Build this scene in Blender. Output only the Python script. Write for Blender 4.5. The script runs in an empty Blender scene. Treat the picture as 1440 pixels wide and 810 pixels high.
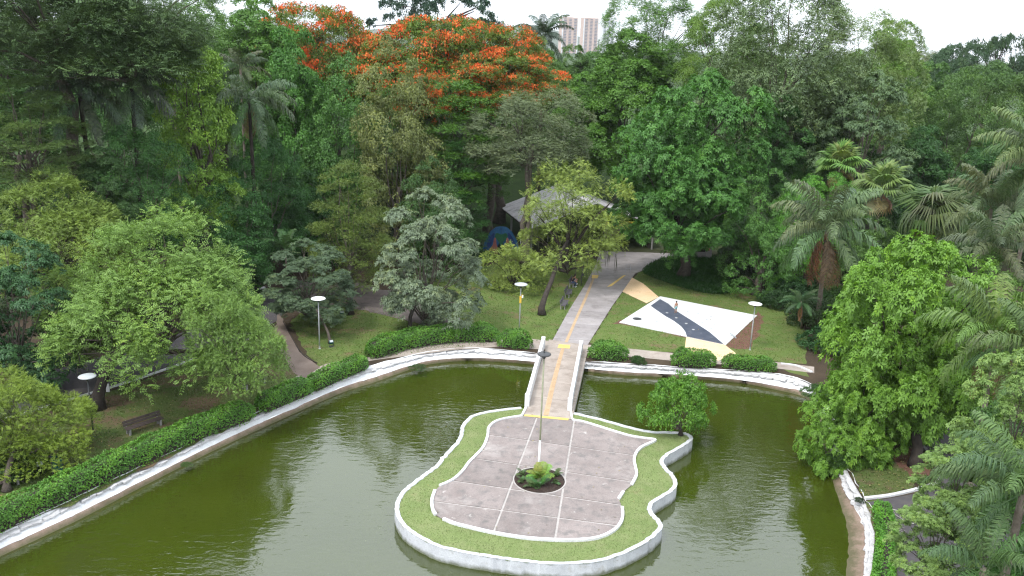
import bpy, bmesh, math, random
import numpy as np
from mathutils import Vector, Matrix, Euler

S = bpy.context.scene
C = S.collection
PI = math.pi

# ---------------------------------------------------------------- camera
CAM_H, FPX = 24.0, 1200.0
PITCH, ROLL = math.atan(345 / 1200), math.radians(2.1)
_c, _s = math.cos(PITCH), math.sin(PITCH)
_R, _U, FW = np.array((1., 0, 0)), np.array((0, _s, _c)), np.array((0, _c, -_s))
RT = _R * math.cos(ROLL) + _U * math.sin(ROLL)
UP = _U * math.cos(ROLL) - _R * math.sin(ROLL)
cd = bpy.data.cameras.new('camera')
cam = bpy.data.objects.new('camera', cd)
C.objects.link(cam)
cd.sensor_width, cd.lens = 36, 36 * FPX / 1440
cd.clip_start, cd.clip_end = 0.5, 12000
m3 = Matrix((RT, UP, -FW)).transposed()
cam.matrix_world = Matrix.Translation((0, 0, CAM_H)) @ m3.to_4x4()
S.camera = cam

# ---------------------------------------------------------------- sky, sun, exposure
SUN_EL, SUN_AZ = math.radians(58), math.radians(222)      # azimuth clockwise from +Y
W = bpy.data.worlds.new('World')
S.world = W
W.use_nodes = True
wn, wl = W.node_tree.nodes, W.node_tree.links
wn.clear()
sky = wn.new('ShaderNodeTexSky')
sky.sky_type = 'NISHITA'
sky.sun_disc = False
sky.sun_elevation, sky.sun_rotation = SUN_EL, SUN_AZ
sky.air_density, sky.dust_density, sky.ozone_density = 1.0, 2.0, 1.0
tc = wn.new('ShaderNodeTexCoord')
cn = wn.new('ShaderNodeTexNoise')
cn.inputs['Scale'].default_value = 2.2
cn.inputs['Detail'].default_value = 5
cm = wn.new('ShaderNodeMapping')
cm.inputs['Scale'].default_value = (1, 1, 2.5)
cr_ = wn.new('ShaderNodeValToRGB')
cr_.color_ramp.elements[0].position, cr_.color_ramp.elements[0].color = .3, (9.5, 10.4, 11.5, 1)
cr_.color_ramp.elements[1].position, cr_.color_ramp.elements[1].color = .7, (11.7, 12.2, 12.8, 1)
mx = wn.new('ShaderNodeMix')
mx.data_type = 'RGBA'
mx.inputs['Factor'].default_value = .88                   # a closed cloud layer over the blue sky
bg = wn.new('ShaderNodeBackground')
bg.inputs['Strength'].default_value = 0.1
wo = wn.new('ShaderNodeOutputWorld')
wl.new(tc.outputs['Generated'], cm.inputs['Vector'])
wl.new(cm.outputs[0], cn.inputs['Vector'])
wl.new(cn.outputs['Fac'], cr_.inputs['Fac'])
wl.new(sky.outputs[0], mx.inputs[6])
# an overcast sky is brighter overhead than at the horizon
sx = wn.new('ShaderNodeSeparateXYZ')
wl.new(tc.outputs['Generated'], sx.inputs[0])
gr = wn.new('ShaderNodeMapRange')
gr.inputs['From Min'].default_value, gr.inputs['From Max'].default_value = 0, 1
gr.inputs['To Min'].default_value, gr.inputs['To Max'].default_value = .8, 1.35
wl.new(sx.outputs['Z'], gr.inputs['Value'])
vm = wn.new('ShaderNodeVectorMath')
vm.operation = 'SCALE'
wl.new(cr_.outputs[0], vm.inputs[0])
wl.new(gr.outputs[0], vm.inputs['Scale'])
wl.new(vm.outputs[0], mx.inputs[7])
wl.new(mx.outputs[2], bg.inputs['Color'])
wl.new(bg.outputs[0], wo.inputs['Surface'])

sl = bpy.data.lights.new('sun', 'SUN')
sl.energy, sl.angle, sl.color = 1.5, math.radians(13), (1, .97, .92)
sun = bpy.data.objects.new('sun', sl)
C.objects.link(sun)
sd = Vector((math.sin(SUN_AZ) * math.cos(SUN_EL), math.cos(SUN_AZ) * math.cos(SUN_EL), math.sin(SUN_EL)))
sun.rotation_euler = (-sd).to_track_quat('-Z', 'Y').to_euler()
sun.location = sd * 100

S.view_settings.view_transform = 'Standard'
S.view_settings.look = 'None'
S.view_settings.exposure = 0.98
S.view_settings.gamma = 1
S.view_settings.use_curve_mapping = False
S.render.engine = 'CYCLES'
cy = S.cycles
cy.max_bounces, cy.diffuse_bounces, cy.glossy_bounces = 6, 3, 2
cy.transmission_bounces, cy.transparent_max_bounces, cy.volume_bounces = 3, 4, 0
cy.use_denoising = True
cy.denoising_prefilter = 'NONE'
cy.filter_width = 1.25
cy.sample_clamp_indirect = 4

# ---------------------------------------------------------------- survey helpers
def ray(px, py):
    return FW + (px - 720) / FPX * RT - (py - 405) / FPX * UP
def G(px, py, z=0.0):
    """where the sight line of a surveyed point meets the level z"""
    d = ray(px, py)
    t = (z - CAM_H) / d[2]
    return (d[0] * t, d[1] * t)
def atY(px, py, Y):
    """(x, z) of a surveyed point at the distance Y, and metres per pixel there"""
    d = ray(px, py)
    t = Y / d[1]
    return d[0] * t, CAM_H + d[2] * t, t / FPX
def smooth(t):
    t = min(1, max(0, t))
    return t * t * (3 - 2 * t)
def terrain(x, y):
    return 9 * smooth((y - 100) / 60) * (1 - .45 * smooth((x - 20) / 60))

def spline(pts, n=8, closed=False):
    """Catmull-Rom through pts"""
    P = np.array(pts, float)
    m = len(P)
    out = []
    for i in range(m if closed else m - 1):
        if closed:
            a, b, c, d = P[(i - 1) % m], P[i], P[(i + 1) % m], P[(i + 2) % m]
        else:
            a, b, c, d = P[max(i - 1, 0)], P[i], P[i + 1], P[min(i + 2, m - 1)]
        for k in range(n):
            t = k / n
            out.append(.5 * (2 * b + (c - a) * t + (2 * a - 5 * b + 4 * c - d) * t * t + (3 * b - a - 3 * c + d) * t ** 3))
    if not closed:
        out.append(P[-1])
    return np.array(out)

# ---------------------------------------------------------------- object helpers
def tag(o, label=None, cat=None, group=None, kind=None):
    if label: o['label'] = label
    if cat: o['category'] = cat
    if group: o['group'] = group
    if kind: o['kind'] = kind
    return o
def empty(name, loc, label, cat, group=None, rz=0):
    o = bpy.data.objects.new(name, None)
    o.empty_display_size = .2
    C.objects.link(o)
    o.location, o.rotation_euler = loc, (0, 0, rz)
    return tag(o, label, cat, group)
def link(name, me, mat=None, parent=None, loc=None, rot=None, scale=None, color=None, kind=None):
    o = bpy.data.objects.new(name, me)
    C.objects.link(o)
    if mat is not None and len(me.materials) == 0:
        me.materials.append(mat)
    if parent: o.parent = parent
    if loc is not None: o.location = loc
    if rot is not None: o.rotation_euler = rot
    if scale is not None: o.scale = scale
    if color: o.color = (*color, 1)
    if kind: o['kind'] = kind
    return o
def bm_obj(name, bm, mat=None, parent=None, smooth_=False, **k):
    me = bpy.data.meshes.new(name)
    bmesh.ops.recalc_face_normals(bm, faces=bm.faces)
    if smooth_:
        for f in bm.faces: f.smooth = True
    bm.to_mesh(me)
    bm.free()
    return link(name, me, mat, parent, **k)
def copy_tree(o, parent=None):
    c = o.copy()
    C.objects.link(c)
    if parent: c.parent = parent
    for ch in list(o.children):
        copy_tree(ch, c)
    return c

def add_box(bm, x0, x1, y0, y1, z0, z1, M=None, bev=0):
    g = bmesh.ops.create_cube(bm, size=1)
    vs = g['verts']
    for v in vs:
        v.co = Vector(((x0 + x1) / 2 + v.co.x * (x1 - x0), (y0 + y1) / 2 + v.co.y * (y1 - y0), (z0 + z1) / 2 + v.co.z * (z1 - z0)))
    if bev:
        es = list({e for v in vs for e in v.link_edges})
        r = bmesh.ops.bevel(bm, geom=es, offset=bev, segments=1, affect='EDGES', clamp_overlap=True)
        vs = list({v for f in r['faces'] for v in f.verts} | {v for v in vs if v.is_valid})
    if M is not None:
        bmesh.ops.transform(bm, matrix=M, verts=vs)
    return vs
def add_tube(bm, pts, radii, n=8, cap=True):
    pts = [Vector(p) for p in pts]
    rings = []
    ref = None
    for i, p in enumerate(pts):
        t = (pts[min(i + 1, len(pts) - 1)] - pts[max(i - 1, 0)]).normalized()
        if ref is None:
            ref = Vector((1, 0, 0)) if abs(t.x) < .8 else Vector((0, 1, 0))
        a = (ref - t * ref.dot(t)).normalized()
        b = t.cross(a)
        ref = a
        r = radii[i] if hasattr(radii, '__len__') else radii
        rings.append([bm.verts.new(p + (a * math.cos(2 * PI * k / n) + b * math.sin(2 * PI * k / n)) * r) for k in range(n)])
    for A, B in zip(rings, rings[1:]):
        for k in range(n):
            bm.faces.new((A[k], A[(k + 1) % n], B[(k + 1) % n], B[k]))
    if cap:
        bm.faces.new(rings[0][::-1])
        bm.faces.new(rings[-1])
def add_lathe(bm, prof, n=20, M=None):
    rings = []
    vs = []
    for r, z in prof:
        ring = [bm.verts.new((max(r, 1e-4) * math.cos(2 * PI * k / n), max(r, 1e-4) * math.sin(2 * PI * k / n), z)) for k in range(n)]
        rings.append(ring)
        vs += ring
    for A, B in zip(rings, rings[1:]):
        for k in range(n):
            bm.faces.new((A[k], A[(k + 1) % n], B[(k + 1) % n], B[k]))
    bm.faces.new(rings[0][::-1])
    bm.faces.new(rings[-1])
    if M is not None:
        bmesh.ops.transform(bm, matrix=M, verts=vs)
def poly_bm(loops, z=0.0):
    """flat sheet bounded by the first loop, the others are holes"""
    bm = bmesh.new()
    edges = []
    for L in loops:
        vs = [bm.verts.new((p[0], p[1], z)) for p in L]
        edges += [bm.edges.new((vs[i], vs[(i + 1) % len(vs)])) for i in range(len(vs))]
    bmesh.ops.triangle_fill(bm, use_beauty=True, use_dissolve=False, edges=edges)
    for f in bm.faces:
        f.normal_update()
        if f.normal.z < 0: f.normal_flip()
    return bm
def sheet(name, loops, z, mat, parent=None, kind='structure', rough_edge=0, seed=0, thick=0, **k):
    """loops in world metres; rough_edge jitters the border (grown edges)"""
    if rough_edge:
        rr = random.Random(seed)
        out = []
        for L in loops:
            M_ = []
            for i in range(len(L)):
                a, b = np.array(L[i]), np.array(L[(i + 1) % len(L)])
                d = np.linalg.norm(b - a)
                q = max(1, int(d / .6))
                for j in range(q):
                    p = a + (b - a) * j / q
                    M_.append((p[0] + rr.gauss(0, rough_edge), p[1] + rr.gauss(0, rough_edge)))
            out.append(M_)
        loops = out
    bm = poly_bm(loops, z)
    if thick:
        fs = list(bm.faces)
        r = bmesh.ops.extrude_face_region(bm, geom=fs)
        for v in [g for g in r['geom'] if isinstance(g, bmesh.types.BMVert)]:
            v.co.z -= thick
    o = bm_obj(name, bm, mat, parent, **k)
    if kind and not parent: o['kind'] = kind
    return o
def px(poly, z=0.0):
    return [G(a, b, z) for a, b in poly]
def wall_strip(bm, P, prof, closed=False):
    """sweeps the profile [(offset to the left of travel, z), ...] along the plan polyline P"""
    P = np.array(P)[:, :2]
    m = len(P)
    rows = []
    for i in range(m):
        a = P[(i - 1) % m] if closed or i > 0 else P[i]
        b = P[(i + 1) % m] if closed or i < m - 1 else P[i]
        t = (b - a) / (np.linalg.norm(b - a) + 1e-9)
        nrm = np.array((-t[1], t[0]))
        rows.append([bm.verts.new((*(P[i] + nrm * o), z)) for o, z in prof])
    k = len(prof)
    for i in range(m if closed else m - 1):
        A, B = rows[i], rows[(i + 1) % m]
        for j in range(k):
            bm.faces.new((A[j], A[(j + 1) % k], B[(j + 1) % k], B[j]))
    if not closed:
        bm.faces.new(rows[0])
        bm.faces.new(rows[-1][::-1])
def offset(P, d, closed=True):
    P = np.array(P)[:, :2]
    m = len(P)
    out = []
    for i in range(m):
        a = P[(i - 1) % m] if closed or i > 0 else P[i]
        b = P[(i + 1) % m] if closed or i < m - 1 else P[i]
        t = (b - a) / (np.linalg.norm(b - a) + 1e-9)
        out.append(P[i] + np.array((-t[1], t[0])) * d)
    return np.array(out)
def inside(x, y, poly):
    r = False
    j = len(poly) - 1
    for i in range(len(poly)):
        xi, yi = poly[i][0], poly[i][1]
        xj, yj = poly[j][0], poly[j][1]
        if (yi > y) != (yj > y) and x < (xj - xi) * (y - yi) / (yj - yi) + xi:
            r = not r
        j = i
    return r

# ---------------------------------------------------------------- materials
def new_mat(name):
    m = bpy.data.materials.new(name)
    m.use_nodes = True
    n, l = m.node_tree.nodes, m.node_tree.links
    return m, n, l, n['Principled BSDF']
def noise(n, l, scale, detail=4, vec=None, rough=.6, dist=0):
    t = n.new('ShaderNodeTexNoise')
    t.inputs['Scale'].default_value, t.inputs['Detail'].default_value = scale, detail
    t.inputs['Roughness'].default_value, t.inputs['Distortion'].default_value = rough, dist
    if vec is not None: l.new(vec, t.inputs['Vector'])
    return t.outputs['Fac']
def ramp(n, l, fac, stops):
    r = n.new('ShaderNodeValToRGB')
    e = r.color_ramp.elements
    while len(e) < len(stops): e.new(.5)
    for q, (p, c) in zip(e, stops):
        q.position = p
        q.color = (*c, 1) if hasattr(c, '__len__') else (c, c, c, 1)
    l.new(fac, r.inputs['Fac'])
    return r.outputs['Color']
def mixc(n, l, fac, a, b, mode='MIX'):
    x = n.new('ShaderNodeMix')
    x.data_type = 'RGBA'
    x.blend_type = mode
    for i, v in ((0, fac), (6, a), (7, b)):
        if isinstance(v, bpy.types.NodeSocket): l.new(v, x.inputs[i])
        elif i == 0: x.inputs[0].default_value = v
        else: x.inputs[i].default_value = (*v, 1)
    return x.outputs[2]
def wpos(n):
    return n.new('ShaderNodeNewGeometry').outputs['Position']
def bump(n, l, b, h, strength=.3, dist=.02):
    u = n.new('ShaderNodeBump')
    u.inputs['Strength'].default_value, u.inputs['Distance'].default_value = strength, dist
    l.new(h, u.inputs['Height'])
    l.new(u.outputs[0], b.inputs['Normal'])
def surf(name, c1, c2, scale=2, rough=.8, fine=30, bstr=.3, bdist=.02, stains=None, spec=.3, local=False, vary=0, tide=None):
    """two-tone mottled surface, optional stains (colour, scale, from, to) and fine relief"""
    m, n, l, b = new_mat(name)
    v = n.new('ShaderNodeTexCoord').outputs['Object'] if local else wpos(n)
    col = ramp(n, l, noise(n, l, scale, 6, v), [(.3, c1), (.7, c2)])
    f = noise(n, l, fine, 3, v)
    col = mixc(n, l, .5, col, ramp(n, l, f, [(.25, (.62,) * 3), (.75, (1.3,) * 3)]), 'MULTIPLY')
    for st in (stains or []):
        c, sc, a, z = st
        col = mixc(n, l, ramp(n, l, noise(n, l, sc, 8, v, .7), [(a, 0), (z, 1)]), col, c)
    if vary:                                              # cast at different times: each piece a little different
        rn = n.new('ShaderNodeObjectInfo').outputs['Random']
        col = mixc(n, l, 1, col, ramp(n, l, rn, [(0, (1 - vary,) * 3), (1, (1 + vary,) * 3)]), 'MULTIPLY')
    if tide:                                              # algae left by the water
        sx = n.new('ShaderNodeSeparateXYZ')
        l.new(wpos(n), sx.inputs[0])
        ad = n.new('ShaderNodeMath')
        ad.operation = 'MULTIPLY_ADD'
        l.new(noise(n, l, 2.5, 5, wpos(n), .7), ad.inputs[0])
        ad.inputs[1].default_value = -.5
        l.new(sx.outputs['Z'], ad.inputs[2])
        mr = n.new('ShaderNodeMapRange')
        mr.inputs['From Min'].default_value, mr.inputs['From Max'].default_value = -.95, -.72
        mr.inputs['To Min'].default_value, mr.inputs['To Max'].default_value = .85, 0
        l.new(ad.outputs[0], mr.inputs['Value'])
        col = mixc(n, l, mr.outputs[0], col, tide)
    l.new(col, b.inputs['Base Color'])
    b.inputs['Roughness'].default_value = rough
    b.inputs['Specular IOR Level'].default_value = spec
    bump(n, l, b, f, bstr, bdist)
    return m

M = {}
def ground_mat():
    m, n, l, b = new_mat('forest_litter')
    v = wpos(n)
    col = ramp(n, l, noise(n, l, .35, 6, v), [(.3, (.03, .023, .015)), (.7, (.07, .05, .032))])
    f = noise(n, l, 9, 3, v)
    col = mixc(n, l, .5, col, ramp(n, l, f, [(.25, (.6,) * 3), (.75, (1.35,) * 3)]), 'MULTIPLY')
    sx = n.new('ShaderNodeSeparateXYZ')
    l.new(v, sx.inputs[0])
    mr = n.new('ShaderNodeMapRange')
    mr.inputs['From Min'].default_value, mr.inputs['From Max'].default_value = 97, 108
    l.new(sx.outputs['Y'], mr.inputs['Value'])
    und = ramp(n, l, noise(n, l, .5, 6, v), [(.3, (.025, .045, .014)), (.7, (.045, .08, .022))])
    l.new(mixc(n, l, mr.outputs[0], col, und), b.inputs['Base Color'])
    b.inputs['Roughness'].default_value = .95
    b.inputs['Specular IOR Level'].default_value = .2
    bump(n, l, b, f, .6, .05)
    return m
M['dirt'] = ground_mat()
def grass_mat(name, a, b_, dry, dirt, dirt_lo=.62, sc=.28):
    m, n, l, b = new_mat(name)
    v = wpos(n)
    col = ramp(n, l, noise(n, l, sc, 5, v), [(.3, a), (.7, b_)])
    col = mixc(n, l, ramp(n, l, noise(n, l, 1.1, 5, v), [(.45, 0), (.75, .6)]), col, dry)
    f = noise(n, l, 14, 4, v, .75)
    col = mixc(n, l, .65, col, ramp(n, l, f, [(.25, (.45,) * 3), (.75, (1.45,) * 3)]), 'MULTIPLY')
    col = mixc(n, l, ramp(n, l, noise(n, l, .33, 8, v, .72), [(dirt_lo, 0), (dirt_lo + .1, 1)]), col, dirt)
    l.new(col, b.inputs['Base Color'])
    b.inputs['Roughness'].default_value = .9
    b.inputs['Specular IOR Level'].default_value = .15
    bump(n, l, b, f, .7, .05)
    return m
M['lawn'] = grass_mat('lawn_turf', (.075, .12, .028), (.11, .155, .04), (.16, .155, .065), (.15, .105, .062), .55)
M['lawn_shade'] = grass_mat('shaded_thin_turf', (.06, .095, .025), (.09, .12, .035), (.12, .11, .05), (.115, .082, .05), .49)  # darker copy of the lawn turf, shade put in its tones; more bare soil
M['lawn_island'] = grass_mat('island_turf', (.13, .175, .06), (.17, .215, .08), (.23, .235, .12), (.24, .21, .11), .62, .5)
M['mound'] = grass_mat('mound_turf', (.02, .06, .012), (.035, .085, .018), (.05, .09, .025), (.05, .09, .02), .8)
M['asphalt'] = surf('asphalt', (.055, .05, .055), (.085, .078, .08), .6, .9, 40, .3, .01, [((.11, .095, .085), .9, .55, .75)])
M['path'] = surf('path_concrete', (.235, .212, .207), (.31, .285, .28), .9, .85, 22, .2, .01, [((.165, .147, .142), .55, .52, .72)], vary=.08)
M['prom'] = surf('promenade_concrete', (.26, .22, .19), (.36, .31, .27), .9, .88, 22, .2, .01, [((.2, .16, .13), .7, .5, .7)])
M['gravel_path'] = surf('earth_path', (.13, .098, .08), (.2, .155, .13), .8, .95, 26, .5, .02)
M['brown_path'] = surf('old_path', (.11, .09, .085), (.17, .14, .13), .8, .95, 26, .3, .02, [((.07, .06, .055), .6, .5, .7)])
M['plaza'] = surf('plaza_concrete', (.195, .163, .153), (.258, .222, .21), .7, .88, 14, .35, .012,
                  [((.15, .137, .131), 1.6, .5, .66), ((.32, .29, .275), .33, .56, .72), ((.44, .41, .39), 1.3, .62, .72)], vary=.12)
M['grout'] = surf('plaza_joint', (.3, .275, .26), (.42, .39, .37), 3, .85, 20, .2)
M['white'] = surf('white_lime_paint', (.55, .55, .56), (.68, .68, .685), 1.2, .6, 18, .25, .015,
                  [((.42, .4, .37), 1.4, .62, .78)])
M['white_wall'] = surf('white_wall_paint', (.42, .43, .455), (.56, .57, .59), 1.2, .6, 18, .2, .015,
                       [((.3, .28, .23), 1.1, .56, .74), ((.2, .19, .15), 2.7, .66, .74)], tide=(.09, .1, .05))
M['stone'] = surf('limed_stone', (.4, .39, .39), (.55, .54, .545), 2.2, .75, 12, .6, .03,
                  [((.4, .36, .33), 1.8, .6, .7), ((.2, .17, .14), 3.1, .69, .76)])
M['brown_band'] = surf('wet_bank_concrete', (.19, .13, .1), (.3, .215, .175), .9, .8, 16, .4, .02, [((.1, .085, .05), 1.2, .56, .72)], tide=(.07, .07, .03))
M['peach'] = surf('peach_paint', (.62, .43, .25), (.74, .54, .34), .8, .7, 20, .15, .01, [((.55, .37, .24), .8, .55, .75)])
M['pad_white'] = surf('pad_white_paint', (.56, .565, .57), (.66, .66, .66), .5, .55, 20, .1, .01, [((.42, .42, .42), 1.2, .58, .8), ((.38, .36, .33), .5, .62, .8)])
M['pad_blue'] = surf('pad_dark_paint', (.045, .055, .08), (.085, .095, .125), .9, .5, 16, .15, .01, [((.15, .16, .19), 1.3, .58, .72)])
M['yellow'] = surf('yellow_paint', (.58, .39, .09), (.66, .47, .15), 2, .6, 24, .1)
M['tactile'] = surf('tactile_paint', (.36, .245, .14), (.44, .315, .2), 2, .7, 24, .2)
M['soil'] = surf('dark_soil', (.022, .014, .011), (.05, .033, .026), 3, .95, 14, .8, .05)
M['red_soil'] = surf('red_soil', (.1, .048, .032), (.16, .085, .06), 1.5, .95, 18, .6, .03)
M['bark'] = surf('grey_bark', (.06, .048, .038), (.13, .11, .09), 3, .9, 18, .7, .03, [((.2, .19, .16), 2.2, .6, .75)], local=True)
M['bark_dark'] = surf('dark_bark', (.024, .019, .016), (.055, .044, .036), 3, .9, 18, .7, .03, local=True)
M['palm_trunk'] = surf('palm_bark', (.12, .095, .075), (.2, .17, .14), 3, .9, 12, .6, .03, local=True)
M['metal'] = surf('galvanised_steel', (.3, .31, .32), (.42, .43, .44), 3, .45, 30, .05, .005, local=True)
M['metal_green'] = surf('pole_old_paint', (.2, .21, .14), (.3, .31, .2), 3, .55, 30, .1, .005, local=True)
M['metal_dark'] = surf('dark_metal', (.035, .037, .04), (.07, .072, .075), 3, .5, 30, .05, .005, local=True)
M['lamp_white'] = surf('lamp_enamel', (.78, .79, .8), (.86, .86, .86), 2, .35, 30, .02, .004, local=True)
M['lamp_grey'] = surf('lamp_aged_enamel', (.34, .36, .38), (.45, .47, .48), 2, .45, 30, .02, .004, local=True)
M['wood_dark'] = surf('dark_bench_wood', (.035, .026, .024), (.07, .052, .046), 6, .65, 40, .3, .008, local=True)
M['wood_grey'] = surf('grey_bench_wood', (.07, .065, .072), (.11, .1, .11), 6, .7, 40, .3, .008, local=True)
M['concrete'] = surf('cast_concrete', (.22, .21, .2), (.32, .31, .3), 3, .85, 24, .3, .01, local=True)
M['roof'] = surf('fibre_cement_roof', (.46, .44, .45), (.6, .575, .585), .8, .85, 14, .3, .02, [((.15, .14, .14), .7, .56, .74)])
M['mural_blue'] = surf('mural_blue', (.015, .07, .2), (.04, .16, .32), .9, .7, 8, .1)
M['mural_deep'] = surf('mural_deep_blue', (.012, .035, .14), (.03, .07, .24), 1.2, .7, 8, .1)
M['mural_pink'] = surf('mural_pink', (.34, .1, .1), (.48, .2, .15), 1.1, .7, 8, .1)
M['mural_magenta'] = surf('mural_magenta', (.17, .03, .06), (.27, .06, .07), 1.1, .7, 8, .1)
M['mural_green'] = surf('mural_green', (.02, .1, .05), (.04, .17, .08), 1.1, .7, 8, .1)
M['black'] = surf('matt_black', (.008, .008, .008), (.016, .016, .016), 4, .8, 20, .1, local=True)
M['teal'] = surf('teal_paint', (.012, .09, .085), (.025, .14, .13), 4, .5, 20, .1, local=True)
M['plastic_white'] = surf('white_plastic', (.7, .72, .75), (.82, .83, .85), 6, .4, 20, .1, local=True)
M['litter_white'] = surf('bleached_wood', (.35, .33, .3), (.5, .48, .44), 6, .8, 20, .2, local=True)
M['yellow_panel'] = surf('yellow_fascia', (.6, .38, .04), (.7, .47, .07), 1, .6, 16, .1)
M['skin'] = surf('skin', (.33, .17, .105), (.4, .22, .14), 4, .5, 60, .05, .002, local=True)
M['skin_pale'] = surf('skin_pale', (.45, .25, .17), (.52, .31, .22), 4, .5, 60, .05, .002, local=True)
M['hair'] = surf('black_hair', (.008, .007, .006), (.018, .014, .012), 20, .45, 80, .3, .004, local=True)
M['denim'] = surf('denim', (.025, .045, .09), (.05, .08, .14), 20, .85, 80, .2, .004, local=True)
M['cloth_black'] = surf('black_cloth', (.012, .012, .014), (.025, .025, .028), 20, .9, 80, .2, .004, local=True)
M['cloth_teal'] = surf('teal_cloth', (.2, .42, .44), (.3, .52, .53), 20, .9, 80, .2, .004, local=True)
M['cloth_lilac'] = surf('lilac_cloth', (.34, .3, .42), (.44, .4, .52), 20, .9, 80, .2, .004, local=True)
M['cloth_orange'] = surf('orange_cloth', (.48, .2, .09), (.58, .27, .13), 20, .9, 80, .2, .004, local=True)
M['tower_pink'] = surf('tower_pink', (.5, .36, .32), (.56, .42, .37), .02, .8, .3, .02)
M['tower_white'] = surf('tower_white', (.6, .6, .62), (.68, .68, .7), .02, .8, .3, .02)
M['tower_glass'] = surf('tower_glass', (.12, .14, .18), (.2, .22, .26), .02, .3, .3, .02)
M['hill'] = surf('wooded_hill', (.03, .05, .025), (.05, .075, .035), .004, .95, .05, .1)

def leaf_mat(name, trans=.22, rough=.5, spec=.3, young=(1.5, 1.3, .55), flower=False):
    """leaf colour comes from the plant; each leaf is a little darker, lighter or younger"""
    m, n, l, b = new_mat(name)
    at = n.new('ShaderNodeAttribute')
    at.attribute_name = 'v'
    v = at.outputs['Fac']
    if flower:
        col = ramp(n, l, v, [(0, (.48, .035, .014)), (.35, (.64, .1, .03)), (.7, (.68, .19, .055)), (1, (.62, .3, .08))])
    else:
        oc = n.new('ShaderNodeObjectInfo').outputs['Color']
        col = mixc(n, l, 1, oc, ramp(n, l, v, [(0, (.62, .68, .7)), (.5, (1.12, 1.14, 1.08)), (1, (1.6, 1.55, 1.25))]), 'MULTIPLY')
        yc = mixc(n, l, 1, oc, young, 'MULTIPLY')
        col = mixc(n, l, ramp(n, l, v, [(.68, 0), (1, .75)]), col, yc)
    l.new(col, b.inputs['Base Color'])
    b.inputs['Roughness'].default_value = rough
    b.inputs['Specular IOR Level'].default_value = spec
    t = n.new('ShaderNodeBsdfTranslucent')
    l.new(mixc(n, l, 1, col, (1.15, 1.2, .7), 'MULTIPLY'), t.inputs['Color'])
    ms = n.new('ShaderNodeMixShader')
    ms.inputs[0].default_value = trans
    l.new(b.outputs[0], ms.inputs[1])
    l.new(t.outputs[0], ms.inputs[2])
    l.new(ms.outputs[0], n['Material Output'].inputs['Surface'])
    return m
M['leaf'] = leaf_mat('leaf')
M['blossom'] = leaf_mat('blossom', .2, .7, .1, flower=True)

def water_mat():
    m, n, l, b = new_mat('green_pond_water')
    v = wpos(n)
    col = ramp(n, l, noise(n, l, .12, 4, v), [(.3, (.027, .037, .0035)), (.7, (.036, .048, .0045))])
    vo = n.new('ShaderNodeTexVoronoi')
    vo.inputs['Scale'].default_value = 2.6
    vo.inputs['Randomness'].default_value = 1
    l.new(v, vo.inputs['Vector'])
    sp = ramp(n, l, vo.outputs['Distance'], [(.0, 1), (.07, 1), (.09, 0)])
    sp = mixc(n, l, 1, sp, ramp(n, l, noise(n, l, .5, 3, v), [(.45, 0), (.65, .55)]), 'MULTIPLY')
    col = mixc(n, l, sp, col, (.13, .15, .05))            # floating bits
    l.new(col, b.inputs['Base Color'])
    b.inputs['Roughness'].default_value = .035
    b.inputs['IOR'].default_value = 1.56
    b.inputs['Specular IOR Level'].default_value = 1.0
    mp = n.new('ShaderNodeMapping')
    mp.inputs['Rotation'].default_value = (0, 0, math.radians(-14))
    mp.inputs['Scale'].default_value = (.8, 1.7, 1)
    l.new(v, mp.inputs['Vector'])
    a = noise(n, l, 1.6, 3, mp.outputs[0], .45, .6)
    c = noise(n, l, 5.5, 2, mp.outputs[0], .5, .3)
    calm = ramp(n, l, noise(n, l, .07, 2, v), [(.36, .25), (.62, 1)])
    ad = n.new('ShaderNodeMath')
    ad.operation = 'MULTIPLY_ADD'
    l.new(c, ad.inputs[0])
    ad.inputs[1].default_value = .16
    l.new(a, ad.inputs[2])
    mu = n.new('ShaderNodeMath')
    mu.operation = 'MULTIPLY'
    l.new(ad.outputs[0], mu.inputs[0])
    l.new(calm, mu.inputs[1])
    bump(n, l, b, mu.outputs[0], .45, .055)
    return m
M['water'] = water_mat()

# ================================================================ the setting
ZW = -0.75                                                # water level below the lawns
# bank cross-sections surveyed along the shore: water line, foot and top of the white band
BANK = [((-80, 820), (-80, 808), (-80, 785)), ((0, 782), (0, 771), (0, 748)), ((100, 735), (100, 726), (100, 703)),
        ((200, 683), (200, 676), (200, 655)), ((300, 633), (299, 626), (298, 609)), ((400, 587), (399, 580), (397, 564)),
        ((480, 552), (480, 545), (478, 530)), ((527, 537), (527, 530), (524, 513)), ((580, 518), (579, 513), (577, 500)),
        ((613, 510), (612, 506), (611, 493)), ((667, 506), (667, 503), (667, 489)), ((747, 511), (747, 508), (748, 496)),
        ((817, 520), (817, 517), (818, 507)), ((880, 527), (880, 523), (880, 511)), ((960, 530), (960, 527), (960, 516)),
        ((1040, 537), (1040, 534), (1041, 521)), ((1093, 547), (1093, 543), (1095, 526)), ((1137, 560), (1138, 554), (1142, 541)),
        ((1155, 590), (1160, 585), (1168, 575)), ((1160, 630), (1167, 626), (1177, 618)), ((1170, 670), (1180, 665), (1191, 659)),
        ((1180, 700), (1193, 697), (1212, 697)), ((1190, 743), (1213, 735), (1227, 722)), ((1190, 773), (1218, 765), (1230, 757)),
        ((1187, 810), (1216, 810), (1226, 800)), ((1180, 870), (1209, 870), (1221, 860))]
wl_, wm_, wt_ = ([G(*b[0], ZW) for b in BANK], [G(*b[1], ZW + .28) for b in BANK], [G(*b[2], 0.06) for b in BANK])
tail_w = [(15.0, 24), (10, 16), (0, 12.5), (-12, 14), (-22, 21), (-27, 28)]
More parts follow.
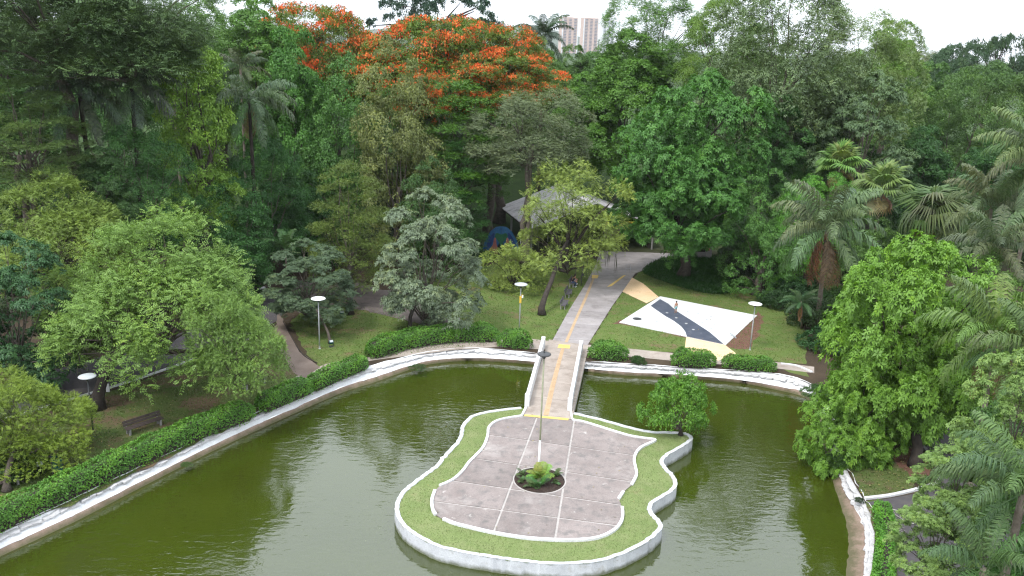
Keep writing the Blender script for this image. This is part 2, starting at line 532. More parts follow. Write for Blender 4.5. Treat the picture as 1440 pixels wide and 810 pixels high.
tail_o = lambda d: [(x + (x + 5) / 22 * d, y - d * (.9 if y < 26 else .1)) for x, y in tail_w]
W_ = spline(wl_ + tail_w, 6, True)
M_ = spline(wm_ + tail_o(.8), 6, True)
T_ = spline(wt_ + tail_o(1.6), 6, True)
n_bank = (len(BANK) - 1) * 6 + 1

# ground: one sheet to the horizon, with the pond cut out
def build_ground():
    xs = [-6000, -2500, -1200, -600, -300, -200, -150, -120, -90, -70] + list(range(-60, 61, 10)) + [70, 90, 120, 150, 200, 300, 600, 1200, 2500, 6000]
    ys = [-300, -100, -40, 2] + list(range(12, 93, 10)) + [100, 106, 112, 118, 124, 130, 136, 142, 148, 154, 160, 180, 220, 300, 500, 900, 1600, 3000, 6500]
    bm = bmesh.new()
    x0, x1, y0, y1 = -60, 60, 2, 92
    grid = {}
    def vert(x, y):
        if (x, y) not in grid:
            grid[x, y] = bm.verts.new((x, y, terrain(x, y)))
        return grid[x, y]
    for i in range(len(xs) - 1):
        for j in range(len(ys) - 1):
            if xs[i] >= x0 and xs[i + 1] <= x1 and ys[j] >= y0 and ys[j + 1] <= y1: continue
            bm.faces.new([vert(xs[i], ys[j]), vert(xs[i + 1], ys[j]), vert(xs[i + 1], ys[j + 1]), vert(xs[i], ys[j + 1])])
    bx = [x for x in xs if x0 <= x <= x1]
    by = [y for y in ys if y0 <= y <= y1]
    ring = [(x, y0) for x in bx] + [(x1, y) for y in by[1:]] + [(x, y1) for x in bx[::-1][1:]] + [(x0, y) for y in by[::-1][1:-1]]
    rv = [vert(*p) for p in ring]
    ed = []
    for a, b in zip(rv, rv[1:] + rv[:1]):
        e = bm.edges.get((a, b)) or bm.edges.new((a, b))
        ed.append(e)
    hv = [bm.verts.new((p[0], p[1], 0)) for p in T_]
    ed += [bm.edges.new((a, b)) for a, b in zip(hv, hv[1:] + hv[:1])]
    bmesh.ops.triangle_fill(bm, use_beauty=True, use_dissolve=False, edges=ed)
    for f in bm.faces:
        f.normal_update()
        if f.normal.z < 0: f.normal_flip()
    me = bpy.data.meshes.new('ground')
    bm.to_mesh(me)
    bm.free()
    o = link('ground', me, M['dirt'], kind='structure')
build_ground()
sheet('pond_water', [offset(W_, -.35 if np.sum(W_[:, 0] * np.roll(W_[:, 1], -1) - np.roll(W_[:, 0], -1) * W_[:, 1]) > 0 else .35)], ZW, M['water'])

def ribbon(name, A, za, B, zb, mat, jz=0, ja=0, parent=None, seed=1):
    rr = random.Random(seed)
    bm = bmesh.new()
    mid = [(np.array(a) + np.array(b)) / 2 for a, b in zip(A, B)]
    rows = []
    for a, m_, b in zip(A, mid, B):
        rows.append([bm.verts.new((a[0] + rr.gauss(0, ja), a[1] + rr.gauss(0, ja), za)),
                     bm.verts.new((m_[0], m_[1], (za + zb) / 2 + rr.gauss(0, jz))),
                     bm.verts.new((b[0] + rr.gauss(0, ja), b[1] + rr.gauss(0, ja), zb + rr.gauss(0, jz * .5)))])
    n = len(rows)
    for i in range(n):
        R0, R1 = rows[i], rows[(i + 1) % n]
        for k in range(2):
            bm.faces.new((R0[k], R0[k + 1], R1[k + 1], R1[k]))
    for f in bm.faces:
        f.normal_update()
        if f.normal.z < 0: f.normal_flip()
        f.smooth = True
    me = bpy.data.meshes.new(name)
    bm.to_mesh(me)
    bm.free()
    return link(name, me, mat, parent, kind=None if parent else 'structure')
ctr = np.array((-3., 45.))
ribbon('bank_slope', W_ + (ctr - W_) * .012, ZW - .12, M_, ZW + .28, M['brown_band'], .015)
rim_ = ribbon('bank_edging', M_, ZW + .28, T_ + (T_ - ctr) * .006, .03, M['white'], .03, .05)
# the limed rubble stones along the top of the bank, each a stone of its own
def stone_mesh(seed):
    rr = random.Random(seed)
    bm = bmesh.new()
    bmesh.ops.create_cube(bm, size=1)
    bmesh.ops.bevel(bm, geom=list(bm.edges), offset=.16, segments=1, affect='EDGES')
    for v in bm.verts:
        v.co += Vector((rr.gauss(0, .05), rr.gauss(0, .05), rr.gauss(0, .05)))
    for f in bm.faces: f.smooth = False
    me = bpy.data.meshes.new('stone')
    bm.to_mesh(me)
    bm.free()
    me.materials.append(M['stone'])
    return me
stones = [stone_mesh(i) for i in range(7)]
rs = random.Random(5)
acc = 0.0
cnt = 0
for i in range(n_bank - 1):
    seg = np.linalg.norm(T_[i + 1] - T_[i])
    pos = 0.0
    while acc < seg and cnt < 285:
        t = acc / seg
        p_t = T_[i] + (T_[i + 1] - T_[i]) * t
        p_m = M_[i] + (M_[i + 1] - M_[i]) * t
        d = T_[i + 1] - T_[i]
        step = rs.uniform(.36, .62)
        w = np.linalg.norm(p_t - p_m)
        near = i > n_bank - 40
        rows = ((.28, .52), (.78, .5)) if near else ((.72 + rs.uniform(-.04, .04), .58),)
        for f, ww in rows:
            c = p_m + (p_t - p_m) * (f + rs.uniform(-.05, .05))
            zc = ZW + .28 + f * (.03 - ZW - .28)
            o = link('stone', rs.choice(stones), None, rim_, (c[0], c[1], zc - .035 + rs.uniform(-.02, .02)),
                     (rs.gauss(.0, .08), rs.gauss(0, .08), math.atan2(d[1], d[0]) + rs.gauss(0, .1)),
                     (step * 1.12, max(.3, w * ww) * rs.uniform(.9, 1.15), .15 * rs.uniform(.8, 1.25)))
            cnt += 1
        acc += step
    acc -= seg

# lawns
LAWN = {}
def lawn(name, poly, mat, seed, z=.008, edge=.1):
    P = px(poly)
    LAWN[name + str(seed)] = P
    sheet(name, [P], z, mat, rough_edge=edge, seed=seed)
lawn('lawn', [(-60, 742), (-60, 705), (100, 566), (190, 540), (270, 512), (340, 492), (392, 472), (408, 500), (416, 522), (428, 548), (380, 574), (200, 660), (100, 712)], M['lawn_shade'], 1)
lawn('lawn', [(406, 452), (440, 430), (520, 432), (565, 446), (605, 462), (655, 470), (690, 486), (620, 490), (515, 508), (455, 522), (432, 498)], M['lawn'], 2)
lawn('lawn', [(560, 425), (600, 392), (690, 372), (765, 362), (838, 364), (839, 372), (823, 402), (801, 437), (776, 480), (700, 479), (664, 459), (610, 440)], M['lawn'], 3)
lawn('lawn', [(897, 384), (930, 372), (1000, 375), (1060, 392), (1100, 430), (1135, 468), (1132, 512), (1090, 508), (1010, 503), (940, 495), (890, 491), (828, 482), (861, 432)], M['lawn'], 4)
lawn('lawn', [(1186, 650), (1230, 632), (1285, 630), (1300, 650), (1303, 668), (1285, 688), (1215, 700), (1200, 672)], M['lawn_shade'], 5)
lawn('lawn', [(1096, 516), (1130, 516), (1138, 530), (1110, 524)], M['lawn'], 6, edge=.03)
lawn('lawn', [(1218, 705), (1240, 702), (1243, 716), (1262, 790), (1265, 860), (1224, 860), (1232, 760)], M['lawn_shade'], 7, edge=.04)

# paths and roads
ROADP = [(-120, 628), (0, 592), (104, 561), (190, 535), (270, 507), (335, 484), (388, 452), (415, 424), (405, 404), (380, 412), (330, 440), (240, 474), (100, 514), (-120, 575)]
sheet('asphalt_road', [px(ROADP)], .016, M['asphalt'])
sheet('side_path', [px([(392, 440), (402, 458), (422, 495), (451, 517), (428, 532), (412, 524), (396, 497), (384, 470)])], .0205, M['gravel_path'], rough_edge=.05, seed=3)
sheet('garden_path', [px([(405, 398), (470, 404), (560, 430), (620, 445), (668, 460), (650, 468), (600, 458), (530, 441), (460, 422), (400, 415)])], .0245, M['brown_path'])
sheet('promenade', [px([(818, 484), (900, 492), (960, 498), (1020, 505), (1100, 510), (1145, 516), (1145, 525), (1090, 518), (960, 509), (890, 502), (822, 497)])], .016, M['prom'])
sheet('promenade', [px([(778, 480), (740, 476), (690, 474), (600, 486), (520, 502), (458, 512), (415, 530), (420, 534), (462, 518), (530, 506), (640, 492), (700, 488), (770, 492)])], .012, M['prom'])
sheet('service_road', [px([(1218, 707), (1288, 694), (1318, 680), (1316, 655), (1300, 628), (1330, 590), (1460, 590), (1560, 700), (1560, 870), (1272, 870), (1256, 770), (1244, 718)])], .014, M['asphalt'])
sheet('bare_soil', [px([(860, 456), (925, 462), (972, 478), (1022, 490), (1052, 492), (1068, 470), (1075, 446), (1066, 438), (1020, 480), (960, 471), (872, 449)])], .013, M['red_soil'], rough_edge=.14, seed=9)
sheet('bare_soil', [px([(1255, 640), (1290, 628), (1306, 650), (1310, 676), (1280, 672)])], .013, M['red_soil'], rough_edge=.12, seed=11)
sheet('leaf_litter', [px([(395, 395), (500, 398), (580, 418), (610, 440), (575, 452), (540, 440), (470, 430), (420, 440)])], .012, M['brown_path'], rough_edge=.25, seed=12)

def kerb(pts, w=.14, h=.12, name='kerb', mat=None, n=4, z=0):
    P = spline(pts, n)
    bm = bmesh.new()
    wall_strip(bm, P, [(-w / 2, z - .1), (-w / 2, z + h), (w / 2, z + h), (w / 2, z - .1)])
    return bm_obj(name, bm, mat or M['white'], kind='structure')
kerb(px([(-60, 610), (50, 578), (104, 561), (190, 535), (270, 507), (335, 484), (372, 462)]))
kerb(px([(1216, 702), (1250, 698), (1286, 690), (1318, 681)]), .2)
kerb(px([(1292, 622), (1312, 648), (1318, 668), (1318, 684)]), .22, .14, mat=M['concrete'])
kerb(px([(398, 452), (412, 478), (427, 500), (446, 511)]), .06, .07, mat=M['bark_dark'])
kerb(px([(1098, 512), (1120, 515), (1142, 524)]), .2, .1)
kerb(px([(330, 415), (352, 411), (372, 405)]), .25, .14)

def slabs(parent, loops, cuts_a, cuts_b, gap, z, thick, mat, name='paving_slab'):
    """cells of the paved outline between successive cut lines; every slab an object of its own.
    a cut is (point, direction) in plan"""
    def half(bm, p, d, side):
        nrm = Vector((-d[1], d[0], 0)).normalized() * side
        bmesh.ops.bisect_plane(bm, geom=bm.verts[:] + bm.edges[:] + bm.faces[:], plane_co=Vector((p[0], p[1], 0)) + nrm * gap / 2,
                               plane_no=nrm, clear_inner=True)
    rr = random.Random(8)
    base = poly_bm(loops, 0)
    for i in range(len(cuts_a) + 1):
        for j in range(len(cuts_b) + 1):
            bm = base.copy()
            for cuts, k in ((cuts_a, i), (cuts_b, j)):
                if k > 0: half(bm, *cuts[k - 1], 1)
                if k < len(cuts): half(bm, *cuts[k], -1)
            if not bm.faces:
                bm.free()
                continue
            fs = list(bm.faces)
            r = bmesh.ops.extrude_face_region(bm, geom=fs)
            for v in [g for g in r['geom'] if isinstance(g, bmesh.types.BMVert)]: v.co.z -= thick
            bm_obj(name, bm, mat, parent, loc=(0, 0, z + rr.uniform(0, .006)))
    base.free()
def line(a, b, z=0.0):
    p, q = np.array(G(*a, z)), np.array(G(*b, z))
    return (p, q - p)

# main path, cast in bays
PATH = [(776, 481), (800, 437), (822, 402), (838, 372), (846, 345), (850, 318), (842, 300), (880, 285), (905, 300), (908, 325), (925, 345), (948, 352), (947, 362), (925, 372), (893, 385), (860, 432), (826, 486)]
pb = sheet('main_path', [px(PATH)], .012, M['grout'])
cuts = []
for k in range(1, 22):
    y = 66.5 + k * 2.05
    cuts.append((np.array((0, y)), np.array((-1, .06))))
slabs(pb, [px(PATH)], [(p, -d) for p, d in cuts], [], .035, .045, .03, M['path'])
ZP = .053
def stripe(name, poly, mat, z, parent=None):
    return sheet(name, [px(poly, z)], z, mat, parent, kind='structure')
tp = stripe('tactile_line', [(794, 481), (808, 449), (822, 418), (834, 389), (837, 389), (826, 418), (812, 449), (798.5, 481)], M['tactile'], ZP + .004)
stripe('tactile_square', [(831, 391), (833, 386.5), (842, 387), (840, 391.5)], M['yellow'], ZP + .008)

# splash pad: white sheet with a dark band and two painted tongues
padb = sheet('splash_pad', [px([(870.7, 453.2), (928.2, 416.6), (1064.7, 443.4), (1020.6, 484.8)], .06)], .06, M['pad_white'], thick=.12)
zz = .064
stripe('painted_band', [(914.9, 430), (928.2, 420.5), (940, 427), (951, 437), (975, 452), (998, 467), (1018, 484.2), (966, 473.2), (963.5, 466), (958, 459), (948, 451.5), (935, 444), (922, 435)], M['pad_blue'], zz, padb)
stripe('painted_tongue', [(860, 402.5), (857, 400.5), (879, 387), (882, 386.5), (905, 399), (926.5, 417.8), (909, 426.2), (885, 415)], M['peach'], .022)
stripe('tactile_square', [(853.5, 403.5), (876, 387.5), (880.5, 386.6), (860, 402.2)], M['yellow'], .06)
stripe('painted_tongue', [(965, 474), (1020, 485.3), (1035, 497), (1010, 507), (985, 499), (963, 490)], M['peach'], .022)
bm = bmesh.new()
add_lathe(bm, [(.42, 0), (.42, .012), (.38, .014)], 24)
bm_obj('drain_cover', bm, M['metal_dark'], padb, loc=(*G(896, 448.3, .065), .0645))
for q in [(938, 440), (951, 447), (965, 455), (975, 463.5), (967, 438.5), (982, 441.5), (978, 446), (999, 444.6), (993.5, 449), (988, 454), (1005, 457), (1000, 461.5), (924, 452.5), (941, 456), (931.5, 448.5)]:
    bm = bmesh.new()
    add_lathe(bm, [(.13, 0), (.13, .02), (.06, .03)], 12)
    bm_obj('spray_nozzle', bm, M['metal'], padb, loc=(*G(*q, .065), .0645))

# ---------------------------------------------------------------- island
def z2(a):   # readings taken from the island close-up
    return [(480 + x / 3, 540 + y / 3) for x, y in a]
RIM = z2([(757, 97), (690, 103), (610, 115), (560, 128), (525, 152), (505, 185), (495, 225), (470, 260), (430, 302), (400, 340), (350, 378), (300, 415), (258, 450), (235, 488), (228, 520),
          (232, 552), (250, 585), (280, 615), (330, 648), (400, 682), (500, 708), (600, 725), (700, 741), (800, 752), (900, 760), (1000, 757), (1100, 745), (1200, 711), (1280, 672), (1330, 632), (1354, 600),
          (1340, 572), (1316, 545), (1308, 522), (1322, 496), (1370, 468), (1408, 440), (1417, 412), (1400, 382), (1370, 348), (1358, 322), (1380, 298), (1432, 268), (1468, 245), (1482, 228), (1475, 216), (1450, 205), (1380, 200), (1300, 197), (1200, 175), (1100, 147), (985, 120)])
RIMW = [G(*p, .06) for p in RIM]
R_ = spline(RIMW, 5)[: -1]
R_ = np.vstack([R_, [RIMW[-1]]])
isl = sheet('island_lawn', [R_], .0, M['lawn_island'])
LAWN['island'] = [tuple(p) for p in R_]
rr = random.Random(3)
bm = bmesh.new()
Rj = R_ + np.array([[rr.gauss(0, .02), rr.gauss(0, .02)] for _ in R_])
wall_strip(bm, Rj, [(-.03, ZW - .6), (-.0, .03), (-.02, .06), (.2, .06), (.22, .03), (.22, -.3)][::-1])
bm_obj('island_wall', bm, M['white_wall'], kind='structure')
PLZ = z2([(762, 135), (700, 145), (660, 155), (635, 170), (620, 190), (617, 220), (600, 265), (570, 300), (540, 330), (510, 370), (470, 405), (415, 430), (395, 450), (382, 490), (385, 530), (398, 552), (430, 570), (480, 590), (560, 610),
          (650, 630), (760, 648), (860, 657), (960, 660), (1050, 655), (1110, 640), (1160, 610), (1185, 570), (1185, 520), (1170, 485), (1190, 455), (1225, 425), (1245, 385), (1240, 350), (1235, 320), (1245, 290), (1270, 265), (1325, 238),
          (1290, 231), (1220, 220), (1150, 200), (1080, 178), (1020, 160), (975, 152)])
PW = [G(*p, .05) for p in PLZ]
bc = np.array(G(*z2([(836, 405)])[0], .05))
b_r = abs(G(*z2([(726, 405)])[0], .05)[0] - bc[0])
BED = [(bc[0] + b_r * math.cos(2 * PI * k / 40), bc[1] + b_r * 1.02 * math.sin(2 * PI * k / 40)) for k in range(40)]
plz = sheet('island_plaza', [PW, BED], .02, M['grout'])
vA, vB = [line(*z2(p), .05) for p in ([(648, 608), (780, 260)], [(903, 645), (970, 230)])]
hs = [line(*z2(p), .05) for p in ([(430, 500), (1060, 583)], [(500, 412), (1110, 500)], [(590, 318), (1200, 408)], [(650, 218), (1210, 297)])]
slabs(plz, [PW, BED], hs, [(vA[0], -vA[1]), (vB[0], -vB[1])], .125, .05, .04, M['plaza'])
def curb_piece(a, b, n=4):
    P = spline([PW[i % len(PW)] for i in range(a, b)], n)
    bm = bmesh.new()
    wall_strip(bm, P, [(-.08, -.05), (-.08, .13), (.08, .13), (.08, -.05)])
    bm_obj('plaza_kerb', bm, M['white'], kind='structure')
curb_piece(0, 12)
curb_piece(12, 16)
curb_piece(16, 28)
curb_piece(28, 30)
curb_piece(30, 38)
curb_piece(37, 43)
soil = sheet('flower_bed', [BED], .0, M['soil'])
bm = bmesh.new()                                            # heaped earth
rings = [[bm.verts.new((bc[0] + (p[0] - bc[0]) * f + rr.gauss(0, .02), bc[1] + (p[1] - bc[1]) * f + rr.gauss(0, .02), .03 + .14 * (1 - f * f) + rr.gauss(0, .025))) for p in BED] for f in (1, .86, .7, .5, .3, .12)]
for A, B in zip(rings, rings[1:]):
    for k in range(40): bm.faces.new((A[k], A[(k + 1) % 40], B[(k + 1) % 40], B[k]))
bm.faces.new(rings[-1])
bm_obj('soil_heap', bm, M['soil'], soil)
bm = bmesh.new()
wall_strip(bm, BED, [(-.04, -.02), (-.04, .062), (.04, .062), (.04, -.02)], True)
bm_obj('bed_rim', bm, M['grout'], soil)

# ---------------------------------------------------------------- bridge
nL, nR, fL, fR = [np.array(G(*p)) for p in ((735, 584), (804.5, 590.5), (772, 478), (828, 486.5))]
br = empty('foot_bridge', (*((nL + nR) / 2), 0), 'concrete footbridge with low white parapets linking the island to the path', 'bridge')
def bpart(name, bm, mat, up=None, **k):
    o = bm_obj(name, bm, mat, **k)
    o.parent = up or br
    o.matrix_parent_inverse = Matrix.Translation(-br.location)
    return o
def lerp(a, b, t): return a + (b - a) * t
bm = poly_bm([[nL, nR, fR, fL]], .03)
r = bmesh.ops.extrude_face_region(bm, geom=list(bm.faces))
for v in [g for g in r['geom'] if isinstance(g, bmesh.types.BMVert)]: v.co.z -= .4
deck = bpart('deck', bm, M['grout'])
dcut = [(lerp(nL, fL, t), (lerp(nR, fR, t) - lerp(nL, fL, t))) for t in (.2, .4, .6, .8)]
brs = bpart('deck_surface', poly_bm([[nL, nR, fR, fL]], .031), M['plaza'])
base = poly_bm([[nL, nR, fR, fL]], 0)
base.free()
slabs(br, [[nL - br.location.xy, nR - br.location.xy, fR - br.location.xy, fL - br.location.xy]],
      [(p - np.array(br.location.xy), d) for p, d in dcut], [], .03, .05, .016, M['prom'], 'deck_slab')
bpart('tactile_line', poly_bm([px([(764, 583.5), (771.5, 584.3), (780, 545), (789, 508), (795, 486), (790.5, 486), (783.5, 508), (773, 545)], .06)], .0605), M['tactile'])
bpart('tactile_square', poly_bm([px([(784, 489), (786, 484), (802, 485), (801, 490)], .064)], .0645), M['yellow'])
bpart('yellow_bar', poly_bm([px([(737, 585), (738, 582.6), (800, 588.2), (799, 591)], .064)], .0645), M['yellow'])
# ribs of the guiding line
bm = bmesh.new()
for k in range(60):
    t = k / 59
    a, b = np.array(G(764 + 26.5 * t ** 1.0, 583.5 - 97.5 * t, .06)), np.array(G(771.5 + 23.5 * t, 584.3 - 98.3 * t, .06))
    dd = (b - a) / np.linalg.norm(b - a)
    mid = (a + b) / 2
    add_box(bm, -.13, .13, -.02, .02, .0, .012, Matrix.Translation((mid[0], mid[1], .061)) @ Matrix.Rotation(math.atan2(dd[1], dd[0]), 4, 'Z'))
rib_o = bpart('tactile_ribs', bm, M['tactile'], kind='stuff')
for side, (a, b) in (('l', ((741, 571.5), (763.5, 489))), ('r', ((801, 577.5), (816.5, 494.5)))):
    a, b = np.array(G(*a)), np.array(G(*b))
    d = (b - a)
    Lw = np.linalg.norm(d)
    ang = math.atan2(d[1], d[0])
    Mx = Matrix.Translation((a[0], a[1], 0)) @ Matrix.Rotation(ang, 4, 'Z')
    bm = bmesh.new()
    add_box(bm, .15, Lw - .15, -.12, .12, -.3, .86, Mx)
    par = bpart('parapet', bm, M['white'])
    bm = bmesh.new()
    add_box(bm, .17, Lw - .17, -.165, .165, .861, .97, Mx, .02)
    o = bpart('coping', bm, M['white'], up=par)
    for x in (0, Lw):
        bm = bmesh.new()
        add_box(bm, x - .16, x + .16, -.16, .16, -.3, .93, Mx, .01)
        po = bpart('post', bm, M['white'])
        bm = bmesh.new()
        add_box(bm, x - .21, x + .21, -.21, .21, .931, 1.02, Mx, .02)
        add_box(bm, x - .13, x + .13, -.13, .13, 1.021, 1.09, Mx, .03)
        bpart('post_cap', bm, M['white'], up=po)
    # flared kerb from the end post to the plaza
for a, b in (((741, 572), (734.5, 584.5)), ((802, 577), (804.5, 591))):
    bm = bmesh.new()
    wall_strip(bm, [G(*a), G(*b)], [(-.07, -.3), (-.07, .14), (.07, .14), (.07, -.3)])
    bpart('side_kerb', bm, M['white'])

# ================================================================ plants
def unit(v):
    return v / (np.linalg.norm(v, axis=-1, keepdims=True) + 1e-9)
def rnd_dirs(rng, n):
    return unit(rng.normal(size=(n, 3)))
def kites(P, D, N, L, Wd, fold=.12, curl=0.0):
    """one folded four-cornered leaf per row: base, side, tip, side"""
    S_ = unit(np.cross(N, D))
    N2 = unit(np.cross(D, S_))
    L, Wd = np.asarray(L)[:, None], np.asarray(Wd)[:, None]
    mid = P + D * L * .45 + N2 * L * .03
    tip = P + D * L - N2 * L * curl
    return np.stack([P, mid + S_ * Wd * .5 + N2 * Wd * fold, tip, mid - S_ * Wd * .5 + N2 * Wd * fold], 1)
def leaf_mesh(name, Q, v, extra=None):
    """Q (n,4,3) leaf corners, v (n) leaf age"""
    n = len(Q)
    me = bpy.data.meshes.new(name)
    me.vertices.add(n * 4)
    me.vertices.foreach_set('co', np.ascontiguousarray(Q, np.float32).reshape(-1))
    me.loops.add(n * 4)
    me.loops.foreach_set('vertex_index', np.arange(n * 4, dtype=np.int32))
    me.polygons.add(n)
    me.polygons.foreach_set('loop_start', np.arange(0, n * 4, 4, dtype=np.int32))
    me.polygons.foreach_set('loop_total', np.full(n, 4, np.int32))
    a = me.attributes.new('v', 'FLOAT', 'FACE')
    a.data.foreach_set('value', np.clip(v, 0, 1).astype(np.float32))
    me.update()
    return me

def dome_lobes(rng, n, W_, H, r, lo=-.35, k=.42, inner=.35, flat=1.0, rough=.16, gap=0.0):
    """centres and radii of the leaf masses on an uneven dome W_ wide and H high standing on z=0"""
    i = np.arange(n) + .5
    z = 1 - (1 - lo) * i / n
    ph = i * 2.399963 + rng.uniform(0, 6)
    d = np.stack([np.sqrt(np.maximum(0, 1 - z * z)) * np.cos(ph), np.sqrt(np.maximum(0, 1 - z * z)) * np.sin(ph), z], 1)
    d = unit(d + rng.normal(size=d.shape) * .16)
    ax = rnd_dirs(rng, 5)
    bulge = 1 + rough * np.sum(np.sin(d @ ax.T * 3.1 + rng.uniform(0, 6, 5)), 1) / 2.2
    rr_ = r * rng.uniform(.7, 1.3, n)
    R = np.where(d[:, 2:] > 0, np.array([[W_ / 2, W_ / 2, H * (1 - k)]]), np.array([[W_ / 2, W_ / 2, H * k]]))
    c = d * (R * bulge[:, None] - rr_[:, None] * np.array([1, 1, flat]))
    m = int(n * inner)
    ci = rnd_dirs(rng, m) * (R[:m] if m <= n else R) * rng.uniform(.25, .62, (m, 1)) if m else np.zeros((0, 3))
    c = np.vstack([c, ci])
    rr_ = np.concatenate([rr_, r * rng.uniform(.8, 1.2, m)])
    if gap:
        keep = rng.uniform(size=len(c)) > gap
        c, rr_ = c[keep], rr_[keep]
    c[:, 2] += H * k
    return c, rr_
def lobe_points(rng, c, r, n_sub, n_leaf, flat=1.0, rc=.42, up=.55, under=-.15, shell=.22, centre=None, sel=None):
    """leaves on the caps of rounded clumps, the clumps set over the outside of each mass"""
    nl = len(c)
    u = rnd_dirs(rng, nl * n_sub).reshape(nl, n_sub, 3)
    cc = c.mean(0) - np.array([0, 0, .5]) if centre is None else np.asarray(centre)
    out = unit(c - cc)[:, None, :]
    u = unit(u + out * .8)
    u[..., 2] = np.where(u[..., 2] < under, -u[..., 2] * .5, u[..., 2])
    u = unit(u)
    sc = np.array([1, 1, flat])
    R1 = r[:, None, None]
    sub = c[:, None, :] + u * sc * (R1 * rng.uniform(.68, 1.0, (nl, n_sub, 1)))
    sr = r[:, None] * rc * rng.uniform(.7, 1.35, (nl, n_sub))
    ax = unit(u * .7 + np.array([0, 0, up]) + rng.normal(size=u.shape) * .2)
    vl = rng.uniform(0, 1, (nl, 1)) * .25 + rng.uniform(0, 1, (nl, n_sub)) * .35
    if sel is not None:
        k = sel(sub)
        sub, sr, ax, vl = sub[k], sr[k], ax[k], vl[k]
    else:
        sub, sr, ax, vl = sub.reshape(-1, 3), sr.reshape(-1), ax.reshape(-1, 3), vl.reshape(-1)
    m = len(sub)
    w = unit(rnd_dirs(rng, m * n_leaf).reshape(m, n_leaf, 3) + ax[:, None, :] * .95)
    rad = sr[:, None, None] * (1 - shell * rng.uniform(0, 1, (m, n_leaf, 1)) ** 2 * 2 + rng.normal(size=(m, n_leaf, 1)) * .06)
    P = sub[:, None, :] + w * np.array([1, 1, .35 + .55 * min(1, flat)]) * rad
    v = vl[:, None] + rng.uniform(0, .4, (m, n_leaf))
    return P.reshape(-1, 3), w.reshape(-1, 3), v.reshape(-1)
def tier_lobes(rng, W_, H, tiers, r, top=.35, sag=.08, sparse=.0):
    """level platforms of foliage one above the other, widest low down"""
    c, rr_ = [], []
    for k in range(tiers):
        t = k / max(1, tiers - 1)
        R = W_ / 2 * math.sqrt(max(.03, 1 - (t * (1 - top * .3)) ** 2)) * (1 if k else .85)
        for ring in (1.0, .52):
            q = R * ring - r * .6
            n = max(1, int(2 * PI * max(q, .1) / (r * 1.75)))
            if ring < 1 and k < tiers - 2: n = max(1, n // 2)
            for i in range(n):
                if rng.uniform() < sparse: continue
                a = 2 * PI * (i + rng.uniform(-.3, .3)) / n + k * 1.3 + ring
                qq = max(0, q * rng.uniform(.82, 1.1))
                c.append((qq * math.cos(a), qq * math.sin(a), H * (.1 + .88 * t) + rng.normal() * H * .05 - sag * qq * (ring == 1)))
                rr_.append(r * rng.uniform(.7, 1.25))
    return np.array(c), np.array(rr_)
def cluster_leaves(rng, P, O, v, L, Wd, up=.3, jit=.32, droop=.12, curl=.12):
    n = len(P)
    N = unit(O * .85 + np.array([0, 0, up]) + rng.normal(size=(n, 3)) * jit)
    D = unit(np.cross(N, rng.normal(size=(n, 3))) + O * .35)
    D[:, 2] -= droop
    D = unit(D)
    s = rng.uniform(.7, 1.25, n)
    return kites(P, D, N, L * s, Wd * s, curl=curl), v
def whorl_leaves(rng, P, O, v, k, L, Wd, droop=.3, up=.6, curl=.15):
    """k leaves spread star-wise from every point"""
    n = len(P)
    A = unit(O * .5 + np.array([0, 0, up]) + rng.normal(size=(n, 3)) * .28)
    e1 = unit(np.cross(A, rng.normal(size=(n, 3))))
    e2 = np.cross(A, e1)
    th = (np.arange(k) * 2 * PI / k)[None, :] + rng.uniform(0, 6, (n, 1)) + rng.normal(size=(n, k)) * .18
    D = e1[:, None, :] * np.cos(th)[..., None] + e2[:, None, :] * np.sin(th)[..., None] + A[:, None, :] * .28
    D[..., 2] -= droop
    D = unit(D).reshape(-1, 3)
    s = (rng.uniform(.75, 1.2, (n, 1)) * rng.uniform(.8, 1.15, (n, k))).reshape(-1)
    PP = np.repeat(P, k, 0) + D * (L * .12)
    NN = np.repeat(A, k, 0)
    vv = (v[:, None] * .8 + rng.uniform(0, .2, (n, k))).reshape(-1)
    return kites(PP, D, NN, L * s, Wd * s, curl=curl), vv
def spray_leaves(rng, P, O, v, pairs, Ls, L, Wd, droop=.35, up=.35, lift=.15):
    """feather-like compound leaves: leaflets in pairs along a drooping stalk"""
    n = len(P)
    H = O * np.array([1, 1, .3])
    Rr = unit(unit(H) + rng.normal(size=(n, 3)) * .45 + np.array([0, 0, lift]))
    N = unit(np.array([0, 0, 1.]) + rng.normal(size=(n, 3)) * .25 + O * up)
    Sd = unit(np.cross(N, Rr))
    t = (np.arange(pairs) + 1) / pairs
    ln = Ls * rng.uniform(.7, 1.2, n)
    pos = P[:, None, :] + Rr[:, None, :] * (ln[:, None] * t)[..., None]
    pos[..., 2] -= droop * ln[:, None] * t ** 2
    Q, V = [], []
    for sgn in (-1, 1):
        D = unit(Sd[:, None, :] * sgn * .85 + Rr[:, None, :] * .55 + rng.normal(size=(n, pairs, 3)) * .12 - np.array([0, 0, 1.]) * (.15 + droop * t[None, :, None]))
        taper = (1 - .45 * np.abs(t - .45))[None, :] * rng.uniform(.85, 1.15, (n, pairs))
        NN = np.repeat(N, pairs, 0)
        Q.append(kites(pos.reshape(-1, 3), D.reshape(-1, 3), NN, (L * taper).reshape(-1), (Wd * taper).reshape(-1), curl=.1))
        V.append((v[:, None] * .85 + rng.uniform(0, .15, (n, pairs))).reshape(-1))
    return np.concatenate(Q), np.concatenate(V)
